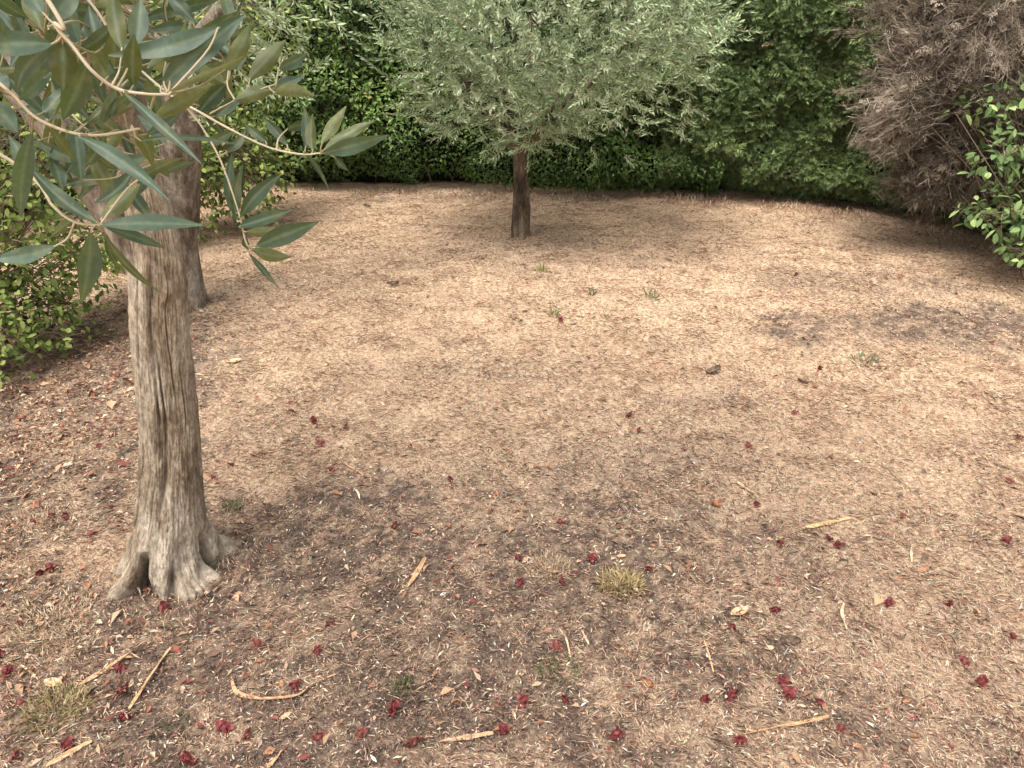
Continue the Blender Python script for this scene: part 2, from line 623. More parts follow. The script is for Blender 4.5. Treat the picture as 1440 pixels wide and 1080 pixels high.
def build_dry_grass():
    n = 520000
    xy = ground_pts(n, power=1.05)
    m = soil(xy[:, 0], xy[:, 1])
    keep = RNG.random(n) > m * 0.86
    xy, m = xy[keep], m[keep]
    n = len(xy)
    P = np.stack([xy[:, 0], xy[:, 1], gz(xy[:, 0], xy[:, 1]) + RNG.uniform(-0.002, 0.006, n)], -1)
    clump = vnoise(P * np.array([9, 9, 0]), 41)
    a = RNG.uniform(0, 2 * math.pi, n) * 0.8 + 3 * vnoise(P * np.array([4, 4, 0]), 43)
    el = np.abs(RNG.normal(0.08, 0.24, n)) + 0.02
    D = np.stack([np.cos(a) * np.cos(el), np.sin(a) * np.cos(el), np.sin(el)], -1)
    L = RNG.uniform(0.012, 0.036, n) * (1 + 0.35 * clump)
    W = RNG.uniform(0.0009, 0.0021, n)
    g = Geo()
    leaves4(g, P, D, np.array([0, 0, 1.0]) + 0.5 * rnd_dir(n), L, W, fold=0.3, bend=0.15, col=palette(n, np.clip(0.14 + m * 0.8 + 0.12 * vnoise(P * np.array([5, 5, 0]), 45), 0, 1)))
    # longer dry stalks along the feet of the hedges
    q = np.concatenate([smooth_path(bkb, 400), smooth_path(rtb, 400)])
    q = q[RNG.integers(0, 800, 5200)] + np.column_stack([RNG.normal(0, 0.07, 5200), RNG.normal(-0.06, 0.09, 5200), np.zeros(5200)])
    q = q[vnoise(q * 3, 47) > -0.25]
    q[:, 2] = gz(q[:, 0], q[:, 1])
    q2 = []
    for (cx, cy), rr, kk in ((OLD_XY, 0.18, 380), (MID_XY, 0.085, 160)):
        a = RNG.uniform(0, 2 * math.pi, kk)
        r_ = rr * RNG.uniform(0.8, 1.7, kk)
        q2.append(np.column_stack([cx + r_ * np.cos(a), cy + r_ * np.sin(a), gz(cx + r_ * np.cos(a), cy + r_ * np.sin(a))]))
    q = np.concatenate([q] + q2)
    k = len(q)
    leaves4(g, q, rnd_dir(k) * 0.6 + A_([0, 0, 0.75]), rnd_dir(k), np.where(np.arange(k) < k - 540, RNG.uniform(0.02, 0.075, k), RNG.uniform(0.015, 0.035, k)), RNG.uniform(0.0015, 0.003, k), fold=0.2, bend=0.2, col=palette(k, np.full(k, 0.05)))
    o = g.build('dry_grass', M['litter'])
    o['kind'] = 'stuff'
    tag(o, 'short dry straw-coloured grass matted over the whole lawn', 'dry grass', kind='stuff')


def build_litter():
    n = 400000
    xy = ground_pts(n, power=1.25)
    m = soil(xy[:, 0], xy[:, 1])
    keep = RNG.random(n) < 0.12 + 0.85 * m
    xy, m = xy[keep], m[keep]
    n = len(xy)
    P = np.stack([xy[:, 0], xy[:, 1], gz(xy[:, 0], xy[:, 1]) + RNG.uniform(0.0, 0.006, n)], -1)
    a = RNG.uniform(0, 2 * math.pi, n)
    el = RNG.normal(0.1, 0.4, n)
    D = np.stack([np.cos(a) * np.cos(el), np.sin(a) * np.cos(el), np.sin(el)], -1)
    L = RNG.gamma(2.2, 0.0029, n) + 0.003
    W = L * RNG.uniform(0.12, 0.38, n)
    g = Geo()
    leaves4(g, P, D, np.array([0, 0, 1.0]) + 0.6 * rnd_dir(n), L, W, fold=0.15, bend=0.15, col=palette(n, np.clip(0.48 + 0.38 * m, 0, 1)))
    # dead leaves: thick under the left shrub, thinner over the rest of the lawn
    k = 6500
    xy = ground_pts(k, power=0.9)
    k1 = 5200
    c = np.array([G(60, 560)[:2], G(150, 480)[:2], G(20, 680)[:2], G(60, 800)[:2], G(30, 620)[:2], G(90, 940)[:2]])
    sel = RNG.choice(6, k1, p=[.27, .22, .17, .12, .14, .08])
    xy = np.concatenate([xy, c[sel] + RNG.normal(size=(k1, 2)) * np.array([0.28, 0.33])])
    k += k1
    P = np.stack([xy[:, 0], xy[:, 1], gz(xy[:, 0], xy[:, 1]) + 0.006], -1)
    a = RNG.uniform(0, 2 * math.pi, k)
    D = np.stack([np.cos(a), np.sin(a), RNG.normal(0.08, 0.2, k)], -1)
    pal = np.array([(0.30, 0.15, 0.085), (0.20, 0.065, 0.045), (0.40, 0.25, 0.15), (0.14, 0.085, 0.06), (0.50, 0.37, 0.25), (0.16, 0.042, 0.038)])
    cc = pal[RNG.choice(6, k, p=[.24, .07, .22, .33, .10, .04])] * RNG.uniform(0.7, 1.15, (k, 1))
    L = RNG.gamma(3, 0.0047, k) + 0.003
    leaves4(g, P, D, np.array([0, 0, 1.0]) + 0.55 * rnd_dir(k), L, L * RNG.uniform(0.3, 0.6, k), fold=0.25, bend=0.2, col=cc)
    o = g.build('leaf_litter', M['litter'])
    tag(o, 'crumbled brown leaf and twig litter strewn over bare soil', 'leaf litter', kind='stuff')


A_ = np.array
OLD_XY = (-1.075, 1.985)
MID_XY = G(731, 334)[:2]


def vec3(pts):
    return np.array([(x, y, 0) for x, y in pts], float)


bk = [G(x, y)[:2] for x, y in ((250, 262), (390, 268), (560, 271), (730, 275), (880, 279), (1010, 283))]
bk_in = vec3([(0.25, 1), (0.1, 1), (0, 1), (0, 1), (0.0, 1), (0.2, 1)])
bk = [(-4.5, 1.6), (-4.45, 3.4), (-4.1, 5.2), (-3.5, 6.5)] + bk
bk_in = np.vstack([vec3([(-1, 0), (-1, 0.1), (-1, 0.3), (-0.7, 0.7)]), bk_in])
bkb = vec3(bk)
rt = [G(x, y)[:2] for x, y in ((925, 281), (1010, 284), (1100, 291), (1190, 301), (1280, 316), (1350, 334), (1440, 362), (1560, 415))] + [(4.35, 3.2), (4.5, 1.8)]
rt_in = vec3([(0.25, 1), (0.3, 1), (0.4, 1), (0.55, 0.9), (0.75, 0.75), (0.9, 0.5), (1, 0.3), (1, 0.2), (1, 0.1), (1, 0)])
rtb = vec3(rt)
build_dry_grass()
build_litter()


# ------------------------------------------------------------------ olive foliage
def shoots(wood, leaf, base, direc, length, leaf_l, leaf_w, step=0.014, droop=0.12, r=0.0016, ang=0.75):
    """leafy shoots: a thin twig each with pairs of narrow leaves along it"""
    n = len(base)
    d = unit(direc)
    tip = base + d * length[:, None] - np.array([0, 0, 1.0]) * (droop * length ** 1.5)[:, None]
    twigs(wood, base, tip, r, r * 0.5, sag=0.02 * length, tint=RNG.random(n))
    tone = 0.22 * vnoise(base * 3.1, 171) + RNG.normal(0, 0.10, n)
    s = unit(np.cross(d, rnd_dir(n)))
    u = np.cross(d, s)
    kmax = int(length.max() / step)
    for k in range(kmax):
        t = (k + 0.6) * step / length + RNG.uniform(-0.01, 0.01, n)
        ok = (t < 1.0) & (t > 0.12)
        if not ok.any():
            continue
        tt = t[ok][:, None]
        P = base[ok] * (1 - tt) + tip[ok] * tt
        dd = unit(tip[ok] - base[ok])
        side = s[ok] if k % 2 else u[ok]
        for sg in (1, -1):
            m = len(P)
            a = ang * RNG.uniform(0.6, 1.3, m)[:, None] * (1.1 - 0.5 * tt)
            D = dd * np.cos(a) + side * sg * np.sin(a) + 0.22 * rnd_dir(m)
            N = dd * np.sin(a) - side * sg * np.cos(a)
            N = -N + 0.35 * rnd_dir(m) + np.array([0, 0, 0.5])
            L = leaf_l * RNG.uniform(0.65, 1.2, m) * (1.05 - 0.35 * tt[:, 0])
            leaves4(leaf, P, D, N, L, leaf_w * RNG.uniform(0.8, 1.2, m), fold=0.1, bend=RNG.uniform(-0.05, 0.15), tint=np.clip(RNG.normal(0.35 + 0.25 * tt[:, 0], 0.2) + tone[ok], 0, 1))


def ellipsoid_shoots(n, c, rad, lo=0.5, hi=0.98, zmin=None, up=0.25, rand=0.5, lump_seed=50):
    d = rnd_dir(n * 3)
    rr = RNG.uniform(lo ** 3, hi ** 3, n * 3) ** (1 / 3)
    rr = rr * (1 + 0.22 * vnoise(d * 2.4, lump_seed) + 0.10 * vnoise(d * 6, lump_seed + 1))
    P = np.asarray(c) + d * rr[:, None] * np.asarray(rad)
    ok = np.ones(len(P), bool) if zmin is None else P[:, 2] > zmin
    P, d = P[ok][:n], d[ok][:n]
    D = d * 0.75 + np.array([0, 0, up]) + rand * rnd_dir(len(P))
    return P, D


# ---- the small round olive in the middle of the lawn
def build_mid_olive():
    b = G(731, 334)
    root = empty('olive_tree', b, 'small silver-leaved olive with a round crown and short dark trunk, alone on the lawn', 'tree', 'olive trees')
    g = Geo()
    n, sides = 60, 40
    zz = np.linspace(-0.04, 0.75, n)
    a = np.linspace(0, 2 * math.pi, sides, endpoint=False)
    V = []
    for z in zz:
        R = 0.056 + 0.010 * math.exp(-max(z, 0) / 0.06) + 0.006 * math.sin(z * 9)
        c = b + np.array([0.006 * math.sin(z * 5), 0, z])
        rr = R * (1 + 0.10 * np.cos(2 * a + 1.2 + z * 1.5) + 0.09 * np.cos(5 * a + z * 3)
                  + 0.10 * fbm(np.stack([np.cos(a) * 2.5, np.sin(a) * 2.5, np.full(sides, z * 6)], -1), 61))
        V.append(c + np.stack([np.cos(a) * rr, np.sin(a) * rr, np.zeros(sides)], -1))
    i, j = np.meshgrid(np.arange(n - 1), np.arange(sides), indexing='ij')
    k = (j + 1) % sides
    g.add(np.concatenate(V), [np.stack([i * sides + j, i * sides + k, (i + 1) * sides + k, (i + 1) * sides + j], -1).reshape(-1, 4)], 0.0)
    g.build('trunk', M['dark_bark'], root, smooth=True)
    top = b + np.array([0, 0, 0.7])
    for q in ((-0.55, 0.0, 1.35), (0.55, -0.15, 1.3), (0.95, 0.1, 1.6), (0.1, 0.35, 1.75), (-0.25, -0.35, 1.6), (0.3, -0.4, 1.15), (-0.7, 0.3, 1.7)):
        w = Geo()
        e = b + np.array(q)
        mid = top * 0.5 + e * 0.5 + np.array([0, 0, -0.08])
        tube(w, [top + np.array([0, 0, -0.08]), mid, e], [0.034, 0.018, 0.006], 8, 16, bump=0.12, tint=0)
        w.build('limb', M['dark_bark'], root, smooth=True)
    w, lf = Geo(), Geo()
    c = np.array([b[0] + 0.23, b[1], 1.46])
    P, D = ellipsoid_shoots(3700, c, (1.16, 1.05, 0.93), 0.4, 0.97, up=0.32, rand=0.9)
    # the crown is thinner low on its right side
    keep = ~((P[:, 2] < 0.62 + 0.62 * np.clip(P[:, 0] - b[0] - 0.1, 0, 2)) & (RNG.random(len(P)) < 0.85))
    P, D = P[keep], D[keep]
    D[:, 2] = np.maximum(D[:, 2], -0.25)
    shoots(w, lf, P, D, RNG.uniform(0.08, 0.24, len(P)), 0.050, 0.0105, step=0.0155, droop=0.0, ang=0.9)
    # long spiky leaders standing out of the outline
    P, D = ellipsoid_shoots(170, c, (1.14, 1.05, 0.90), 0.85, 0.98, up=0.35, rand=0.4)
    ok = P[:, 2] > 0.85 + 0.5 * np.clip(P[:, 0] - b[0] - 0.1, 0, 2)
    P, D = P[ok], D[ok]
    D[:, 2] = np.maximum(D[:, 2], 0.05)
    shoots(w, lf, P, D, RNG.uniform(0.2, 0.36, len(P)), 0.05, 0.009, step=0.016, droop=0.05, ang=0.6)
    cr = lf.build('crown', M['olive_silver'], root)
    w.build('twigs', M['twig_brown'], cr)['kind'] = 'stuff'


build_mid_olive()


# ---- the old olive in front on the left
def ang_d(a, b):
    return (a - b + math.pi) % (2 * math.pi) - math.pi


OLD_BASE = np.array([-1.075, 1.985, 0.0])


def build_old_olive():
    b = OLD_BASE.copy()
    b[2] = float(gz(b[0], b[1]))
    root = empty('olive_tree', b, 'old olive with a fluted grey trunk, spreading roots and long leafy branches hanging low', 'tree', 'olive trees')
    ctr = smooth_path([(-1.085, 1.965, -0.06), (-1.06, 1.965, 0.1), (-1.015, 1.965, 0.3), (-0.978, 1.965, 0.51), (-0.945, 1.965, 0.80),
                       (-0.912, 1.965, 1.04), (-0.905, 1.95, 1.2), (-0.90, 1.90, 1.4)], 520)
    R0 = np.interp(ctr[:, 2], [-0.06, 0.1, 0.25, 0.4, 0.55, 0.8, 0.95, 1.06, 1.2, 1.4],
                   [0.108, 0.102, 0.091, 0.083, 0.078, 0.075, 0.071, 0.062, 0.047, 0.040])
    sides = 380
    a = np.linspace(-math.pi, math.pi, sides, endpoint=False)
    A, Z = np.meshgrid(a, ctr[:, 2])
    q = np.stack([np.cos(A) * 3.2, np.sin(A) * 3.2, Z * 3.0], -1)
    twist = A + 0.5 * Z
    r = 1 + 0.06 * np.cos(2 * twist + 0.6) + 0.06 * np.cos(3 * twist - 0.9) + 0.010 * np.cos(7 * twist + 1)
    r += 0.05 * fbm(q, 71, 3)
    r += 0.022 * fbm(np.stack([np.cos(A) * 14, np.sin(A) * 14, Z * 9], -1), 75, 3)
    rad = R0[:, None] * r
    zc = np.maximum(Z, 0)
    # roots: angle, reach, fall-off height, sharpness
    for ak, reach, hz, sh in ((math.radians(24), 0.13, 0.065, 15), (math.radians(-128), 0.088, 0.10, 9), (math.radians(-64), 0.055, 0.11, 7),
                              (math.radians(-30), 0.05, 0.06, 12), (math.radians(172), 0.055, 0.10, 14), (math.radians(95), 0.10, 0.1, 8), (math.radians(-4), 0.07, 0.06, 16)):
        wob = ak + 0.22 * np.sin(Z * 17 + ak * 3) + 0.12 * vnoise(np.stack([Z * 22, Z * 0 + ak, Z * 0], -1), 77)
        rad = rad + reach * np.exp(-zc / hz) * np.maximum(0, np.cos(ang_d(A, wob))) ** (sh * 1.6)
    rad = rad * (1 + 0.06 * np.exp(-zc / 0.12) * fbm(np.stack([np.cos(A) * 9, np.sin(A) * 9, Z * 22], -1), 78, 3))
    # cracks and the hollow between the roots
    crack = np.zeros_like(rad)

    def groove(ac, wid, z0, z1, depth, wav=0.05):
        line = ac + wav * vnoise(np.stack([Z * 7, Z * 0 + ac, Z * 0], -1), 81) * 3
        w = wid * (0.6 + 0.5 * vnoise(np.stack([Z * 13, Z * 0 + ac * 2, Z * 0], -1), 82))
        g_ = np.exp(-(ang_d(A, line) / np.maximum(w, 0.02)) ** 2) * np.clip((Z - z0) / 0.06, 0, 1) * np.clip((z1 - Z) / 0.08, 0, 1)
        return g_ * depth, g_

    for ac, wid, z0, z1, dep, dk in ((math.radians(-129), 0.06, 0.20, 0.62, 0.04, 1.0), (math.radians(-97), 0.21, -0.1, 0.15, 0.07, 1.0),
                                     (math.radians(-35), 0.05, 0.5, 0.74, 0.007, 0.6), (math.radians(-86), 0.24, 0.42, 1.04, 0.010, 0.55),
                                     (math.radians(-74), 0.16, 0.28, 0.8, 0.012, 0.6), (math.radians(-108), 0.05, 0.22, 0.4, 0.004, 0.3),
                                     (math.radians(-55), 0.10, -0.1, 0.12, 0.035, 0.7), (math.radians(-5), 0.14, -0.1, 0.16, 0.04, 0.8),
                                     (math.radians(-120), 0.05, 0.5, 1.05, 0.006, 0.4), (math.radians(-50), 0.04, 0.6, 1.0, 0.006, 0.4),
                                     (math.radians(-95), 0.04, 0.2, 0.4, 0.004, 0.4), (math.radians(170), 0.1, 0.0, 0.5, 0.02, 0.7)):
        d, g_ = groove(ac, wid, z0, z1, dep)
        rad = rad - d
        crack = np.maximum(crack, g_ * dk)
    # fissured bark: thin broken lengthwise cracks and flaking plates
    for sc, zs, dep, dk, sd in ((6, 2.6, 0.0016, 0.16, 83), (11, 7.0, 0.0011, 0.18, 84), (26, 16.0, 0.0014, 0.2, 85)):
        nn = vnoise(np.stack([np.cos(A + .35 * Z) * sc, np.sin(A + .35 * Z) * sc, Z * zs], -1), sd)
        rg = np.clip(1 - np.abs(nn) * 3.2, 0, 1) ** 2 * np.clip(0.35 + 1.3 * vnoise(np.stack([np.cos(A) * 3, np.sin(A) * 3, Z * 5], -1), sd + 5), 0, 1)
        rad = rad - dep * rg
        crack = np.maximum(crack, rg * dk)
    rad = rad + 0.0022 * fbm(np.stack([np.cos(A) * 22, np.sin(A) * 22, Z * 40], -1), 88, 3)
    # a knot on the right of the upper trunk
    kn = np.exp(-(ang_d(A, math.radians(-48)) / 0.22) ** 2 - ((Z - 0.93) / 0.028) ** 2)
    rad = rad + 0.016 * kn
    rad = np.maximum(rad, 0.02)
    V = ctr[:, None, :] + np.stack([np.cos(A) * rad, np.sin(A) * rad, np.zeros_like(A)], -1)
    n = len(ctr)
    i, j = np.meshgrid(np.arange(n - 1), np.arange(sides), indexing='ij')
    k = (j + 1) % sides
    f = np.stack([i * sides + j, i * sides + k, (i + 1) * sides + k, (i + 1) * sides + j], -1).reshape(-1, 4)
    g = Geo().add(V.reshape(-1, 3), [f], np.clip(crack, 0, 1).ravel())
    g.build('trunk', M['olive_bark'], root, smooth=True)

    def limb(pts, radii):
        w = Geo()
        tube(w, pts, radii, 28, 60, bump=0.13, bscale=16, tint=0.0)
        return w.build('limb', M['brown_bark'], root, smooth=True)

    limb([(-0.925, 1.96, 0.93), (-0.985, 1.95, 1.10), (-1.075, 1.95, 1.30), (-1.22, 1.95, 1.55), (-1.5, 2.05, 2.1)], [0.05, 0.040, 0.037, 0.034, 0.02])
    limb([(-0.90, 1.93, 1.32), (-0.87, 1.75, 1.6), (-0.78, 1.45, 1.85), (-0.62, 1.0, 2.1), (-0.4, 0.6, 2.2)], [0.042, 0.036, 0.03, 0.022, 0.012])
    limb([(-0.90, 1.92, 1.36), (-0.85, 2.1, 1.75), (-0.6, 2.4, 2.3)], [0.046, 0.036, 0.018])
    w, lf = Geo(), Geo()
    P, D = ellipsoid_shoots(1000, (-0.55, 1.15, 2.75), (1.75, 1.5, 0.8), 0.4, 0.95, zmin=2.1)  # out of view; spread wide over the foreground to shade the near ground
    D[:, 2] = np.abs(D[:, 2])
    shoots(w, lf, P, D, RNG.uniform(0.22, 0.4, len(P)), 0.065, 0.014, step=0.024, droop=0.0)
    cr = lf.build('crown', M['olive_crown'], root)
    w.build('twigs', M['twig_brown'], cr)['kind'] = 'stuff'
    return root


OLD = build_old_olive()


# ---- its hanging branches, leaf by leaf
def hero_leaf_mat():
    m, nt, out = new_mat('large olive leaf')
    t = attr(nt, 'tint')
    g = nt.nodes.new('ShaderNodeNewGeometry')
    up = ramp(nt, t, [(0, (0.017, 0.034, 0.019)), (0.5, (0.036, 0.064, 0.041)), (1, (0.082, 0.122, 0.094))])
    dn = ramp(nt, t, [(0, (0.050, 0.056, 0.014)), (0.5, (0.090, 0.098, 0.028)), (1, (0.14, 0.15, 0.055))])
    c = mix(nt, g.outputs['Backfacing'], up, dn)
    rib = attr(nt, 'col', 'Color')
    sep = nt.nodes.new('ShaderNodeSeparateColor')
    nt.links.new(rib, sep.inputs[0])
    c = mix(nt, sep.outputs[0], c, (0.12, 0.155, 0.10))     # the pale midrib
    n = noise(nt, 160, 5, 0.65)
    c = mix(nt, 0.8, c, ramp(nt, n, [(0.3, (0.6, 0.62, 0.6)), (0.7, (1.2, 1.2, 1.15))]), 'MULTIPLY')
    n2 = noise(nt, 32, 4, 0.6)
    c = mix(nt, ramp(nt, n2, [(0.52, (0, 0, 0)), (0.72, (0.55, 0.55, 0.55))]), c, (0.15, 0.145, 0.055))
    n3 = noise(nt, 95, 2, 0.5)
    c = mix(nt, ramp(nt, n3, [(0.68, (0, 0, 0)), (0.72, (0.8, 0.8, 0.8))]), c, (0.12, 0.085, 0.05))
    bsdf(nt, out, c, 0.5, 0.35, bump=n, bstr=0.12, bdist=0.002, transl=0.16, tcol=(0.22, 0.30, 0.05))
    return m


M['hero'] = hero_leaf_mat()
EYE = np.array([0, 0, CAM_H])


def hero_leaf(geo, b, t, w, face, roll, tint, curve):
    """one olive leaf from base b to tip t; face +1 shows its dark upper side to the lawn's near edge, -1 its olive underside"""
    D = t - b
    L = np.linalg.norm(D)
    D = D / L
    out = unit(EYE - (b + t) / 2)
    N = unit(out - D * (out @ D)) * face
    Sd = np.cross(D, N)
    N2 = N * math.cos(roll) + Sd * math.sin(roll)
    Sd = np.cross(D, N2)
    n, m = 15, 7
    sway, ph, ed = RNG.normal(0, 0.035), RNG.uniform(0, 6), RNG.uniform(0.05, 0.16)
    V, cc = [], []
    for i in range(n):
        s = i / (n - 1)
        prof = math.sin(math.pi * min(1, s ** 0.85 * 0.97 + 0.015)) ** 1.05
        hw = max(0.0006, w / 2 * prof)
        c = b + D * L * s + N2 * curve * L * 4 * s * (1 - s) * 0.5 + Sd * sway * L * 4 * s * (1 - s)
        for k in range(m):
            x = (k / (m - 1)) * 2 - 1
            V.append(c + Sd * hw * x + N2 * (abs(x) ** 1.5) * hw * 0.28 + N2 * hw * ed * math.sin(11 * s + x * 2 + ph) * (0.3 + abs(x)))
            cc.append((0.75 if k == 3 else 0.0, 0, 0))
    i, j = np.meshgrid(np.arange(n - 1), np.arange(m - 1), indexing='ij')
    f = np.stack([i * m + j, i * m + j + 1, (i + 1) * m + j + 1, (i + 1) * m + j], -1).reshape(-1, 4)
    geo.add(np.array(V), [f], tint, np.array(cc))


def branch(stem, leaves, rad=(0.0021, 0.0012), more=()):
    """stem: (px, py, distance) from its attachment to its tip; leaves: base px,py, tip px,py, width px, face, distance, tip offset"""
    w, lf = Geo(), Geo()
    pts = [at(*p) if not isinstance(p, np.ndarray) else p for p in stem]
    tube(w, pts, np.linspace(rad[0], rad[1], len(pts)), 10, len(pts) * 9, bump=0.16, bscale=120, tint=RNG.uniform(0.4, 1))
    nodes = [smooth_path(np.array(pts), 120)]
    for s_ in more:
        pts = [at(*p) for p in s_]
        tube(w, pts, np.linspace(rad[1] * 1.1, rad[1] * 0.7, len(pts)), 8, len(pts) * 6, bump=0.1, bscale=90, tint=RNG.uniform(0.2, 0.9))
        nodes.append(smooth_path(np.array(pts), 40))
    nodes = np.concatenate(nodes)
    for k in range(0, len(nodes), 9):                      # old leaf scars: small spurs along the wood
        if RNG.random() < 0.6:
            e = unit(RNG.normal(size=3))
            tube(w, [nodes[k], nodes[k] + e * RNG.uniform(0.003, 0.007)], [rad[1] * 0.8, rad[1] * 0.5], 5, 4, tint=0.7)
    for (bx, by, tx, ty, wd, face, y, dy) in leaves:
        B, T = at(bx, by, y), at(tx, ty, y + dy)
        wm = 0.92 * wd / FPX * np.linalg.norm(B - EYE)
        hero_leaf(lf, B, T, wm, face, RNG.normal(0, 0.28), float(np.clip(RNG.normal(0.42, 0.27), 0, 1)), RNG.uniform(-0.16, 0.16))
        q = nodes[np.argmin(np.linalg.norm(nodes - B, axis=1))]
        d = unit(B - T)                                    # the stalk that joins the leaf to the wood
        gap = np.linalg.norm(q - B)
        tube(w, [q, B * 0.6 + q * 0.4 + d * min(0.006, gap * 0.12), B - d * 0.002], [0.0013 if gap > .02 else .0010, 0.0010, 0.0008], 6, 10, tint=RNG.uniform(0, 0.6))
    o = w.build('branch', M['twig_pale'], OLD, smooth=True)
    lf.build('leaves', M['hero'], o, smooth=True)


A_ = np.array
branch([A_([-0.62, 1.0, 2.1]), A_([-0.55, 0.8, 1.85]), (62, -8, .74), (78, 35, .74), (100, 62, .74), (130, 100, .74), (165, 125, .75), (205, 132, .75), (237, 133, .76)],
       [(75, 62, -30, 66, 30, 1, .74, .02), (78, 60, 24, 132, 24, 1, .75, .05), (88, 58, 90, 128, 33, -1, .75, .0), (122, 92, 88, 168, 34, 1, .77, .05),
        (310, 38, 152, 78, 27, 1, .80, -.03), (190, 66, 197, -2, 25, 1, .79, .03), (172, 70, 158, -20, 24, -1, .79, .02), (188, 122, 189, 48, 23, -1, .78, -.02),
        (226, 122, 346, 20, 34, 1, .78, .05), (232, 90, 262, 25, 13, -1, .8, .02), (215, 168, 300, 118, 22, -1, .77, .01), (232, 132, 342, 80, 9, -1, .76, .03),
        (172, 128, 283, 230, 15, 1, .74, -.03), (163, 124, 140, 178, 16, 1, .77, .03), (192, 132, 145, 172, 16, 1, .77, .02), (110, 72, 160, 30, 18, -1, .8, .05),
        (150, 108, 205, 92, 14, 1, .78, .04), (62, 20, 30, -25, 22, 1, .76, .02), (70, 30, 110, -20, 26, 1, .78, .03), (316, 100, 352, 32, 22, -1, .82, .03),
        (100, 70, 60, 110, 22, 1, .8, .03), (145, 70, 125, 8, 22, 1, .83, .02), (130, 40, 150, 100, 20, -1, .85, .02), (96, 0, 112, 60, 18, 1, .86, .0), (262, 60, 330, 45, 18, 1, .86, .03),
        (232, 118, 255, 60, 18, -1, .84, .03), (205, 110, 225, 160, 20, 1, .83, .02)])
branch([A_([-0.78, 1.45, 1.85]), A_([-0.72, 1.0, 1.72]), (-40, 85, .80), (0, 118, .78), (20, 135, .78), (50, 165, .78), (95, 185, .78), (140, 190, .78), (196, 181, .79)],
       [(110, 192, 238, 282, 20, 1, .76, -.03), (195, 198, 332, 203, 8, 1, .79, .02), (-10, 140, 25, 186, 26, 1, .78, .0), (45, 185, 30, 306, 24, 1, .80, .03),
        (150, 188, 120, 232, 16, 1, .82, .04), (120, 175, 160, 140, 15, -1, .8, .02), (190, 182, 215, 235, 20, -1, .82, .03), (60, 160, 95, 120, 20, 1, .83, .03),
        (10, 128, -25, 95, 24, 1, .8, .01), (205, 190, 255, 160, 14, 1, .83, .03), (70, 178, 105, 225, 14, -1, .83, .02), (28, 140, 75, 95, 20, 1, .85, .04), (170, 186, 150, 215, 14, -1, .84, .02)])
branch([A_([-0.62, 1.0, 2.1]), A_([-0.6, 1.0, 1.75]), (120, -5, 1.02), (170, 70, 1.02), (235, 130, .99), (285, 160, .96), (330, 185, .95), (380, 208, .95), (425, 217, .95), (452, 215, .95)],
       [(350, 112, 402, 56, 24, -1, .97, .03), (330, 141, 392, 124, 20, -1, .95, .02), (385, 130, 443, 135, 19, -1, .96, .03), (390, 96, 432, 75, 18, 1, .98, .03),
        (386, 122, 428, 107, 17, 1, .97, .03), (452, 216, 546, 190, 23, 1, .93, -.02), (455, 211, 526, 170, 19, -1, .94, .02), (452, 202, 487, 149, 18, -1, .95, .02),
        (427, 212, 462, 266, 8, 1, .95, .01), (430, 208, 428, 150, 14, 1, .97, .02), (405, 205, 370, 165, 14, 1, .97, .02), (440, 212, 440, 160, 16, -1, .96, .02),
        (470, 220, 490, 240, 10, 1, .95, .01), (375, 200, 345, 175, 13, 1, .98, .02), (330, 184, 290, 205, 13, 1, .96, .02), (402, 182, 440, 172, 14, 1, .98, .02),
        (300, 165, 345, 130, 16, 1, .98, .02), (285, 150, 320, 195, 15, 1, .99, .03), (320, 100, 350, 60, 14, 1, 1.0, .03)],
       rad=(0.0020, 0.0009), more=[[(330, 140, .96), (365, 126, .96), (388, 118, .97)], [(295, 160, .96), (330, 141, .96)], [(388, 120, .97), (392, 96, .98), (400, 80, .98)]])
branch([A_([-0.72, 1.0, 1.72]), A_([-0.66, .86, 1.55]), (28, 235, .86), (75, 290, .84), (105, 312, .83), (140, 317, .82)],
       [(138, 314, 40, 232, 20, 1, .82, .02), (142, 316, 286, 317, 25, 1, .81, -.03), (150, 320, 232, 349, 16, 1, .81, .02), (127, 325, 114, 427, 31, 1, .81, .0),
        (142, 324, 226, 412, 11, -1, .83, .02), (142, 307, 197, 258, 24, -1, .83, .03), (197, 250, 258, 222, 14, -1, .85, .02), (78, 346, -20, 364, 22, 1, .82, .0),
        (50, 260, 12, 190, 22, 1, .87, .02), (150, 330, 165, 375, 10, 1, .84, .02), (105, 308, 70, 335, 14, -1, .85, .02)],
       rad=(0.0022, 0.0012), more=[[(105, 312, .83), (95, 335, .83), (78, 346, .82)], [(140, 317, .82), (175, 270, .84), (197, 250, .85)]])
branch([at(262, 150, .975), (285, 180, .97), (312, 230, .96), (336, 300, .95), (345, 338, .94), (353, 352, .94)],
       [(338, 305, 394, 246, 21, 1, .94, .02), (333, 312, 342, 232, 16, 1, .95, .02), (330, 305, 326, 216, 17, 1, .96, .03), (336, 318, 412, 295, 20, 1, .93, -.02),
        (345, 326, 400, 322, 15, -1, .94, .02), (360, 346, 448, 312, 27, 1, .92, -.02), (354, 350, 410, 361, 19, -1, .93, .02), (350, 356, 391, 404, 9, 1, .94, .0),
        (345, 330, 350, 352, 10, 1, .95, .01), (318, 215, 345, 180, 13, 1, .97, .02)],
       rad=(0.0014, 0.0008))

